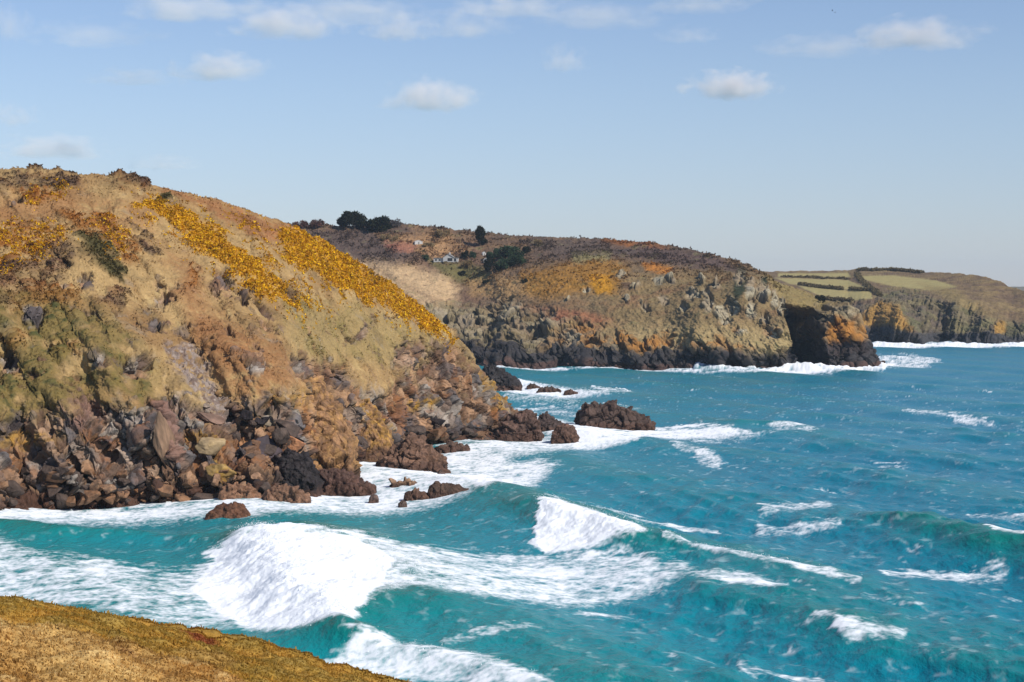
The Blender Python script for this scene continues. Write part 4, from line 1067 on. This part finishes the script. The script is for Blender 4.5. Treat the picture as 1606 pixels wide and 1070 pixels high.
# ================================================================== TREES, SHRUBS, HEDGES
M_BARK = plain_mat('bark', lin(92, 76, 62), .9, .3, 4, bump=.03)
def tube_pts(path, rad, seg=6):
    V = []; Fc = []
    for k, (p, r) in enumerate(zip(path, rad)):
        d = (path[min(k + 1, len(path) - 1)] - path[max(k - 1, 0)]).normalized()
        a = d.orthogonal().normalized(); b = d.cross(a)
        for s in range(seg):
            t_ = 2 * math.pi * s / seg
            V.append(p + (a * math.cos(t_) + b * math.sin(t_)) * r)
    for k in range(len(path) - 1):
        for s in range(seg):
            Fc.append((k * seg + s, k * seg + (s + 1) % seg, (k + 1) * seg + (s + 1) % seg, (k + 1) * seg + s))
    return V, Fc
def trunk_mesh(h, r, limbs, seed, spread):
    rg = random.Random(seed)
    V, Fc = [], []
    def addt(path, rad):
        a, b = tube_pts(path, rad); o = len(V); V.extend(a); Fc.extend([tuple(i + o for i in f) for f in b])
    path = [Vector((rg.uniform(-.1, .1) * k, rg.uniform(-.1, .1) * k, h * k / 4.0 - .6)) for k in range(5)]
    addt(path, [r * (1 - .18 * k) for k in range(5)])
    for k in range(limbs):
        t_ = rg.uniform(.15, .9); b = path[0].lerp(path[4], t_)
        a = rg.uniform(0, 6.28); l = spread * rg.uniform(.5, 1) * (1.1 - .5 * t_)
        d = Vector((math.cos(a), math.sin(a), rg.uniform(.3, 1.1)))
        addt([b, b + d * l * .5, b + d * l + Vector((0, 0, .15 * l))], [r * .45, r * .3, r * .08])
    me = bpy.data.meshes.new('trunk'); me.from_pydata([v[:] for v in V], [], Fc); me.update()
    return me
def crown(name, parent, lobes, n, size, cols, seed, mat=M_LEAF, quads=2):
    """leaf clumps spread through a set of uneven lobes: (x, y, z, rx, ry, rz)"""
    rg = np.random.default_rng(seed)
    lo = np.array(lobes, np.float32); w = lo[:, 3] * lo[:, 4] * lo[:, 5]; w = w ** .75
    k = rg.choice(len(lo), n, p=w / w.sum())
    d = rg.normal(size=(n, 3)).astype(np.float32); d /= np.linalg.norm(d, axis=1, keepdims=True)
    r = rg.uniform(.25, 1, n) ** .45
    pts = lo[k, :3] + d * r[:, None] * lo[k, 3:]
    hgt = pts[:, 2]
    cv = mix(np.repeat(cols[0][None], n, 0), cols[1][None], sstep(-.5, .5, fbm(pts / (size * 3) + seed, 2, seed)))
    cv = cv * rg.uniform(.7, 1.25, n)[:, None]
    return tufts(name, pts.astype(np.float32), d * np.array([.7, .7, 1]), np.full(n, size), cv.astype(np.float32), mat, quads, up=.7, flat=.8, parent=parent, rng=rg)
def tree(name, label, L_, px, py, wpx, hpx, cols, seed, cat='tree', n=1500, shape='round', group=None, limbs=7):
    p = land_at(L_, px, py)
    m_ = p.y / F
    w, h = wpx * m_, hpx * m_
    rg = random.Random(seed)
    o = empty(name, p); tag(o, label, cat, group)
    link('trunk', trunk_mesh(h * .75, max(.08, h * .03), limbs, seed, w * .42), M_BARK, o)
    lobes = []
    for k in range(13):
        a = rg.uniform(0, 6.28); t_ = rg.random()
        if shape == 'cone':
            zz = .12 + .8 * t_; rr = (1 - zz) * .42 + .05
            lobes.append((math.cos(a) * rr * w * .7, math.sin(a) * rr * w * .7, zz * h, w * (.12 + .25 * (1 - zz)), w * (.12 + .25 * (1 - zz)), h * .13))
        else:
            zz = .06 + .70 * t_; rr = .34 * math.sqrt(max(0, 1 - (abs(zz - .25) / .72) ** 2))
            lobes.append((math.cos(a) * rr * w, math.sin(a) * rr * w, zz * h, w * rg.uniform(.15, .23), w * rg.uniform(.15, .23), h * rg.uniform(.15, .26)))
    crown('crown', o, lobes, n, max(.45, w * .075), cols, seed)
    return o
DG = (lin(38, 44, 34), lin(58, 62, 42)); EG = (lin(56, 76, 58), lin(92, 112, 80)); PALE = (lin(170, 144, 104), lin(190, 166, 124)); TWIG = (lin(110, 78, 70), lin(138, 98, 84)); GT = (lin(112, 104, 104), lin(136, 126, 122))
tree('evergreen_tree', 'broad dark evergreen on the skyline, larger of the two', MID, 553, 358, 42, 27, DG, 401, n=2600)
tree('evergreen_tree', 'dark evergreen on the skyline, smaller and right of the broad one', MID, 594, 361, 40, 28, DG, 402, n=2400)
tree('conifer', 'lone dark pointed conifer above the green thicket', MID, 753, 386, 26, 30, DG, 403, n=2000, shape='cone')
for k, (px, py, w, h, cols, lab) in enumerate((
        (774, 404, 22, 16, EG, 'evergreen at the upper left of the thicket right of the cottage'), (798, 402, 34, 19, EG, 'broad bright evergreen at the top of the thicket'),
        (816, 416, 26, 24, EG, 'evergreen at the right end of the thicket'), (793, 421, 32, 22, EG, 'evergreen in the lower middle of the thicket'),
        (769, 424, 20, 22, DG, 'darkest evergreen at the lower left of the thicket'), (825, 396, 16, 12, DG, 'small dark evergreen behind the right end of the thicket'),
        (729, 404, 12, 13, DG, 'small round dark evergreen beside the cottage gable'), (741, 404, 12, 10, EG, 'small green evergreen between the cottage and the conifer'))):
    tree('evergreen_tree', lab, MID, px, py, w, h, cols, 410 + k, n=1300, group='evergreens of the thicket')
for k, (px, py, w, h, cols, lab) in enumerate((
        (472, 357, 26, 12, TWIG, 'reddish bare shrub at the left end of the skyline'), (496, 358, 26, 14, TWIG, 'taller reddish bare shrub on the skyline'),
        (620, 354, 22, 12, GT, 'grey leafless shrub right of the dark skyline trees'), (606, 376, 18, 12, PALE, 'pale straw bush on the heath below the skyline trees'),
        (621, 378, 14, 11, PALE, 'smaller pale straw bush beside the first pale bush'), (694, 373, 26, 13, PALE, 'wide pale bush above the cottage'),
        (672, 386, 20, 6, PALE, 'low pale bush near the white shed'), (732, 418, 20, 12, PALE, 'straw bush below the cottage garden'), (724, 432, 16, 9, DG, 'dark low bush at the lower edge of the garden'),
        (846, 384, 20, 8, PALE, 'pale bush on the heath right of the thicket'), (822, 442, 12, 7, DG, 'dark small bush on the slope below the thicket'),
        (666, 408, 16, 9, EG, 'green bush at the left end of the cottage'), (763, 445, 14, 7, DG, 'dark bush below the thicket in the tan grass'))):
    tree('shrub', lab, MID, px, py, w, h, cols, 430 + k, cat='shrub', n=500, group='shrubs on the middle headland', limbs=5)
tree('windswept_tree', 'dark windswept tree on top of the end promontory', MID, 1287, 474, 18, 13, DG, 450, n=700)

def hedge(label, pts, hm, L_=THIRD, cols=(lin(126, 112, 82), lin(146, 130, 92)), seed=0):
    W = []
    for a, b in zip(pts[:-1], pts[1:]):
        for t_ in np.linspace(0, 1, 26, endpoint=False):
            W.append(land_at(L_, a[0] + (b[0] - a[0]) * t_, a[1] + (b[1] - a[1]) * t_))
    W.append(land_at(L_, *pts[-1]))
    org = W[0]
    lobes = [((p - org).x, (p - org).y, hm * .2, 1.9, max(1.5, min(6, (W[1] - W[0]).length * .6)), hm * .28 * random.uniform(.7, 1.2)) for p in W]
    # follow the ground
    lobes = [(l[0], l[1], (p - org).z + l[2], l[3], l[4], l[5]) for l, p in zip(lobes, W)]
    h_ = crown('hedge', None, lobes, 40 * len(W), 1.4, cols, 460 + seed)
    h_.location = org
    return tag(h_, label, 'hedge', 'field hedges on the farthest headland')
hedge('short dark hedge between the two lower green fields, left piece', [(1254, 447), (1274, 450)], 4, seed=1)
hedge('dark hedge in the middle between the two lower green fields', [(1280, 451), (1320, 455)], 5, seed=2)
hedge('hedge at the right end between the two lower green fields', [(1334, 455), (1366, 457)], 4, seed=3)
hedge('thin hedge along the top of the upper left field', [(1228, 435), (1330, 438)], 2.5, seed=4)
hedge('hedge lining the track between left and right fields', [(1344, 431), (1352, 442), (1368, 456), (1380, 464)], 5, seed=5)
hedge('hedge below the lowest green field on the cliff edge', [(1296, 470), (1334, 473)], 4, seed=6)
hedge('long dark hedge on the far skyline', [(1346, 424), (1400, 425), (1446, 428)], 5, seed=7)

# ================================================================== COTTAGE, SHEDS, POLE
M_WHITE = plain_mat('limewash', (.46, .45, .43), .85, .08, 1.0); M_SLATE = plain_mat('slate', lin(150, 146, 140), .7, .2, 1.5)
M_DARK = plain_mat('dark_glass', (.02, .022, .025), .2, .2, 1.0, .5); M_WOOD = plain_mat('pale_wood', lin(178, 146, 104), .8, .15, 2.0); M_FRAME = plain_mat('painted_frame', (.6, .6, .58), .6, .05)
def box(name, lo, hi, mat, parent, gable=None):
    (x0, y0, z0), (x1, y1, z1) = lo, hi
    V = [(x0, y0, z0), (x1, y0, z0), (x1, y1, z0), (x0, y1, z0), (x0, y0, z1), (x1, y0, z1), (x1, y1, z1), (x0, y1, z1)]
    Fc = [(0, 1, 5, 4), (1, 2, 6, 5), (2, 3, 7, 6), (3, 0, 4, 7), (4, 5, 6, 7), (3, 2, 1, 0)]
    if gable:
        V += [((x0 + x1) / 2, y0, z1 + gable), ((x0 + x1) / 2, y1, z1 + gable)]
        Fc = [(0, 1, 5, 8, 4), (1, 2, 6, 5), (2, 3, 7, 9, 6), (3, 0, 4, 7), (4, 8, 9, 7), (8, 5, 6, 9), (3, 2, 1, 0)]
    me = bpy.data.meshes.new(name); me.from_pydata(V, [], Fc); me.update()
    return link(name, me, mat, parent)
def roof2(name, lo, hi, rise, mat, parent, over=.35, th=.18):
    """two pitched slabs, ridge along y"""
    x0, y0, z1 = lo; x1, y1, _ = hi
    xm = (x0 + x1) / 2; s = rise / (xm - x0)
    a = [(x0 - over, z1 - over * s), (xm, z1 + rise), (x1 + over, z1 - over * s)]
    V = []
    for y in (y0 - over, y1 + over):
        V += [(x, y, z_ + .03) for x, z_ in a] + [(x, y, z_ + .03 + th) for x, z_ in a]
    Fc = [(3, 4, 10, 9), (4, 5, 11, 10), (0, 6, 7, 1), (1, 7, 8, 2), (0, 1, 4, 3), (1, 2, 5, 4), (6, 9, 10, 7), (7, 10, 11, 8), (0, 3, 9, 6), (2, 8, 11, 5)]
    me = bpy.data.meshes.new(name); me.from_pydata(V, [], Fc); me.update()
    return link(name, me, mat, parent)
p = land_at(MID, 703, 411)
ct = tag(empty('cottage', p + Vector((0, -1.5, .3)), R(-8)), 'white low cottage with grey pitched roof in the green garden', 'cottage')
w_ = box('wall', (-3.2, 0, 0), (3.4, 8, 3.2), M_WHITE, ct, 2.0)
r_ = roof2('roof', (-3.2, 0, 3.2), (3.4, 8, 0), 2.0, M_SLATE, ct)
box('chimney', (-.4, 6.6, 4.6), (.4, 7.4, 6.4), M_WHITE, r_)
box('wing', (-9.6, 1.0, 0), (-3.25, 5.0, 2.5), M_WHITE, ct)
box('wing_roof', (-9.9, .7, 2.53), (-3.25, 5.2, 2.8), M_SLATE, ct)
box('porch', (3.45, .5, 0), (6.6, 5, 2.7), M_WHITE, ct)
box('porch_roof', (3.45, .2, 2.73), (6.9, 5.2, 2.95), M_SLATE, ct)
for x0, x1, z0, z1 in ((-.2, 3.0, .7, 2.7), (3.9, 5.4, .5, 2.3), (-8.6, -7.4, .9, 2.0), (-6.2, -5.0, .9, 2.0)):
    y_ = -.06 if x0 < 3.4 and x0 > -3.2 else (.44 if x0 > 3.4 else .94)
    f_ = box('window', (x0 - .1, y_, z0 - .1), (x1 + .1, y_ + .12, z1 + .1), M_FRAME, ct)
    box('pane', (x0, y_ - .03, z0), (x1, y_ + .02, z1), M_DARK, f_)
def shed(name, label, px, py, w, d, h, rz, cat):
    p = land_at(MID, px, py)
    o = tag(empty(name, p - Vector((0, 0, .4)), R(rz)), label, cat)
    box('wall', (-w / 2, 0, 0), (w / 2, d, h), M_WHITE, o, .9)
    roof2('roof', (-w / 2, 0, h), (w / 2, d, 0), .9, M_FRAME, o, .15, .1)
    box('door', (-.45, -.05, 0.4), (.45, .03, h - .1), M_SLATE, o)
    return o
shed('shed', 'small white hut alone on the tan heath above the cottage', 657, 383, 5.2, 4.0, 2.2, 15, 'shed')
shed('garden_shed', 'tiny white garden shed beside the evergreen thicket', 761, 411, 2.6, 2.2, 1.8, -10, 'shed')
shed('garden_shed', 'tiny white hut higher up below the lone conifer', 760, 399, 2.2, 2.0, 1.8, 20, 'shed')
p = land_at(MID, 722, 391)
V_, F_ = tube_pts([Vector((0, 0, -.5)), Vector((0, 0, 3.5)), Vector((.05, 0, 7.2))], [.2, .17, .14], 8)
V2, F2 = tube_pts([Vector((-.8, 0, 6.6)), Vector((.8, 0, 6.6))], [.07, .07], 6)
me = bpy.data.meshes.new('utility_pole'); me.from_pydata([v[:] for v in V_ + V2], [], F_ + [tuple(i + len(V_) for i in f) for f in F2]); me.update()
o = link('utility_pole', me, M_WOOD); o.location = p
tag(o, 'pale wooden pole standing on the heath above the cottage', 'pole')

# ================================================================== CLOUDS
def cloud_mat(dens, seed):
    m, nt, bs, Nn, Ll = nodes('cloud_vapour')
    nt.nodes.remove(bs)
    v = Nn('ShaderNodeVolumePrincipled'); v.inputs['Color'].default_value = (1.0, .94, .915, 1); v.inputs['Anisotropy'].default_value = -.25
    tc = Nn('ShaderNodeTexCoord')
    ln = Nn('ShaderNodeVectorMath'); ln.operation = 'LENGTH'
    nz = Nn('ShaderNodeTexNoise'); nz.inputs['Scale'].default_value = 1.9; nz.inputs['Detail'].default_value = 5; nz.inputs['Roughness'].default_value = .5
    ad = Nn('ShaderNodeVectorMath'); ad.operation = 'ADD'; ad.inputs[1].default_value = (seed * 3.7, seed * 1.3, 0)
    sc_ = Nn('ShaderNodeVectorMath'); sc_.operation = 'MULTIPLY'; sc_.inputs[1].default_value = (1.6, 1, 1)
    Ll(tc.outputs['Object'], ln.inputs[0]); Ll(tc.outputs['Object'], sc_.inputs[0]); Ll(sc_.outputs[0], ad.inputs[0]); Ll(ad.outputs[0], nz.inputs['Vector'])
    a = Nn('ShaderNodeMath'); a.operation = 'MULTIPLY_ADD'; a.inputs[1].default_value = -1.35; a.inputs[2].default_value = -.42
    Ll(ln.outputs['Value'], a.inputs[0])
    b = Nn('ShaderNodeMath'); b.operation = 'MULTIPLY_ADD'; b.inputs[1].default_value = 3.0
    sx = Nn('ShaderNodeSeparateXYZ'); Ll(tc.outputs['Object'], sx.inputs[0])      # flat underside
    fl = Nn('ShaderNodeMapRange'); fl.inputs['From Min'].default_value = -.6; fl.inputs['From Max'].default_value = -.2; fl.inputs['To Min'].default_value = -1.2; fl.inputs['To Max'].default_value = 0
    Ll(sx.outputs['Z'], fl.inputs['Value'])
    a2 = Nn('ShaderNodeMath'); a2.operation = 'ADD'; Ll(a.outputs[0], a2.inputs[0]); Ll(fl.outputs['Result'], a2.inputs[1])
    Ll(nz.outputs['Fac'], b.inputs[0]); Ll(a2.outputs[0], b.inputs[2])
    mr = Nn('ShaderNodeMapRange'); mr.inputs['From Min'].default_value = 0; mr.inputs['From Max'].default_value = 1.15; mr.inputs['To Max'].default_value = dens * 1.35
    Ll(b.outputs[0], mr.inputs['Value']); Ll(mr.outputs['Result'], v.inputs['Density'])
    Ll(v.outputs[0], nt.nodes['Material Output'].inputs['Volume'])
    return m
CLOUDS = [(676, 158, 84, 36, 1.0, 'small bright flat based cloud above the middle headland'), (1143, 141, 84, 30, 1.15, 'bright cloud alone in the clear sky right of centre'),
          (1440, 60, 110, 34, .75, 'wide cloud near the upper right corner'), (1290, 76, 110, 24, .3, 'thin veil of cloud trailing left of the upper right cloud'),
          (345, 112, 84, 30, .8, 'flat based cloud above the near hilltop'), (215, 124, 90, 18, .3, 'faint wisp trailing left of the cloud above the near hilltop'),
          (450, 44, 100, 36, .7, 'broad pale cloud high on the left'), (300, 18, 120, 32, .5, 'pale cloud cut by the top edge, upper left'), (625, 48, 66, 32, .6, 'pale cloud right of the broad pale cloud'),
          (735, 46, 76, 28, .4, 'faint cloud high above the middle of the picture'), (884, 101, 42, 30, .65, 'small lone puff of cloud near the middle'), (80, 238, 100, 26, .6, 'low pink tinged cloud just above the left hilltop'),
          (22, 186, 44, 26, .5, 'small puff at the left edge'), (12, 45, 40, 40, .5, 'pale cloud at the upper left corner'), (800, 14, 110, 24, .45, 'pale veil cut by the top edge near the middle'),
          (1100, 8, 90, 22, .35, 'thin veil cut by the top edge right of centre'), (1080, 58, 60, 18, .25, 'faint wisp above the bright lone cloud'), (255, 258, 70, 18, .3, 'very faint wisp low above the left hill'), (560, 20, 130, 26, .3, 'wide thin veil between the two high pale clouds'), (940, 30, 120, 26, .28, 'wide thin veil high right of the middle'), (150, 60, 110, 26, .22, 'thin veil high near the upper left corner')]
bm = bmesh.new(); bmesh.ops.create_icosphere(bm, subdivisions=4, radius=1)
for v in bm.verts:
    q = v.co
    f_ = 1 + .10 * math.sin(5 * q.x + 2 * q.y) * math.sin(4 * q.z + q.x * 3)
    v.co = Vector((q.x * f_, q.y * f_, q.z * f_ if q.z > 0 else q.z * .7))
cm = bpy.data.meshes.new('cloud'); bm.to_mesh(cm); bm.free()
YC = 6500.0
for k, (px, py, rx, ry, dn, lab) in enumerate(CLOUDS):
    yy = YC + 250 * math.sin(k * 2.4)
    me = cm.copy(); me.name = 'cloud'
    o = link('cloud', me, cloud_mat(.0100 * dn, k + 1))
    o.location = p3(px, py, yy)
    o.scale = (1.12 * rx * yy / F, .85 * rx * yy / F, 1.25 * ry * yy / F)
    tag(o, lab, 'cloud', 'clouds over the coast')

# ================================================================== BIRDS
M_BIRD = plain_mat('dark_feathers', (.035, .035, .04), .7, .2)
def bird(label, px, py, Y, bank):
    V = [(0, -.32, 0), (.06, -.1, .05), (-.06, -.1, .05), (.06, -.1, -.05), (-.06, -.1, -.05), (.03, .2, .02), (-.03, .2, .02), (.03, .2, -.02), (-.03, .2, -.02), (.1, .38, 0), (-.1, .38, 0)]
    Fc = [(0, 1, 2), (0, 3, 1), (0, 4, 3), (0, 2, 4), (1, 5, 6, 2), (3, 7, 5, 1), (2, 6, 8, 4), (4, 8, 7, 3), (5, 9, 10, 6), (7, 8, 10, 9)]
    for s in (1, -1):
        o_ = len(V)
        V += [(.05 * s, -.12, .03), (.05 * s, .1, .03), (.35 * s, -.16, .16), (.35 * s, .06, .16), (.72 * s, .0, .30), (.05 * s, -.1, .0), (.05 * s, .08, .0), (.35 * s, -.14, .13), (.35 * s, .04, .13)]
        Fc += [tuple(o_ + i for i in f) for f in ((0, 2, 3, 1), (2, 4, 3), (5, 6, 8, 7), (7, 8, 4), (0, 5, 7, 2), (2, 7, 4), (1, 3, 8, 6), (3, 4, 8))]
    me = bpy.data.meshes.new('bird'); me.from_pydata(V, [], Fc); me.update()
    o = link('bird', me, M_BIRD); o.location = p3(px, py, Y); o.rotation_euler = (0, R(bank), R(60)); o.scale = (.8,) * 3
    return tag(o, label, 'bird', 'birds high over the sea')
bird('dark bird flying high at upper right, the higher one', 1305.5, 17, 620, 35)
bird('dark bird flying high at upper right, the lower one', 1309.5, 20, 640, -25)

# ================================================================== AIR
def haze_box(lo, hi, dens, col):
    b = box('haze', lo, hi, None, None)
    m, nt, bs, Nn, Ll = nodes('sea_air'); nt.nodes.remove(bs)
    v = Nn('ShaderNodeVolumePrincipled'); v.inputs['Color'].default_value = col; v.inputs['Density'].default_value = dens; v.inputs['Anisotropy'].default_value = .25
    Ll(v.outputs[0], nt.nodes['Material Output'].inputs['Volume'])
    b.data.materials.append(m)
    return tag(b, 'thin blue sea haze lying over the bay', 'haze', kind='stuff')
HAZE = .00004
haze_box((-16000, -200, -120), (16000, 13500, 240), HAZE, (.80, .88, 1.0, 1))
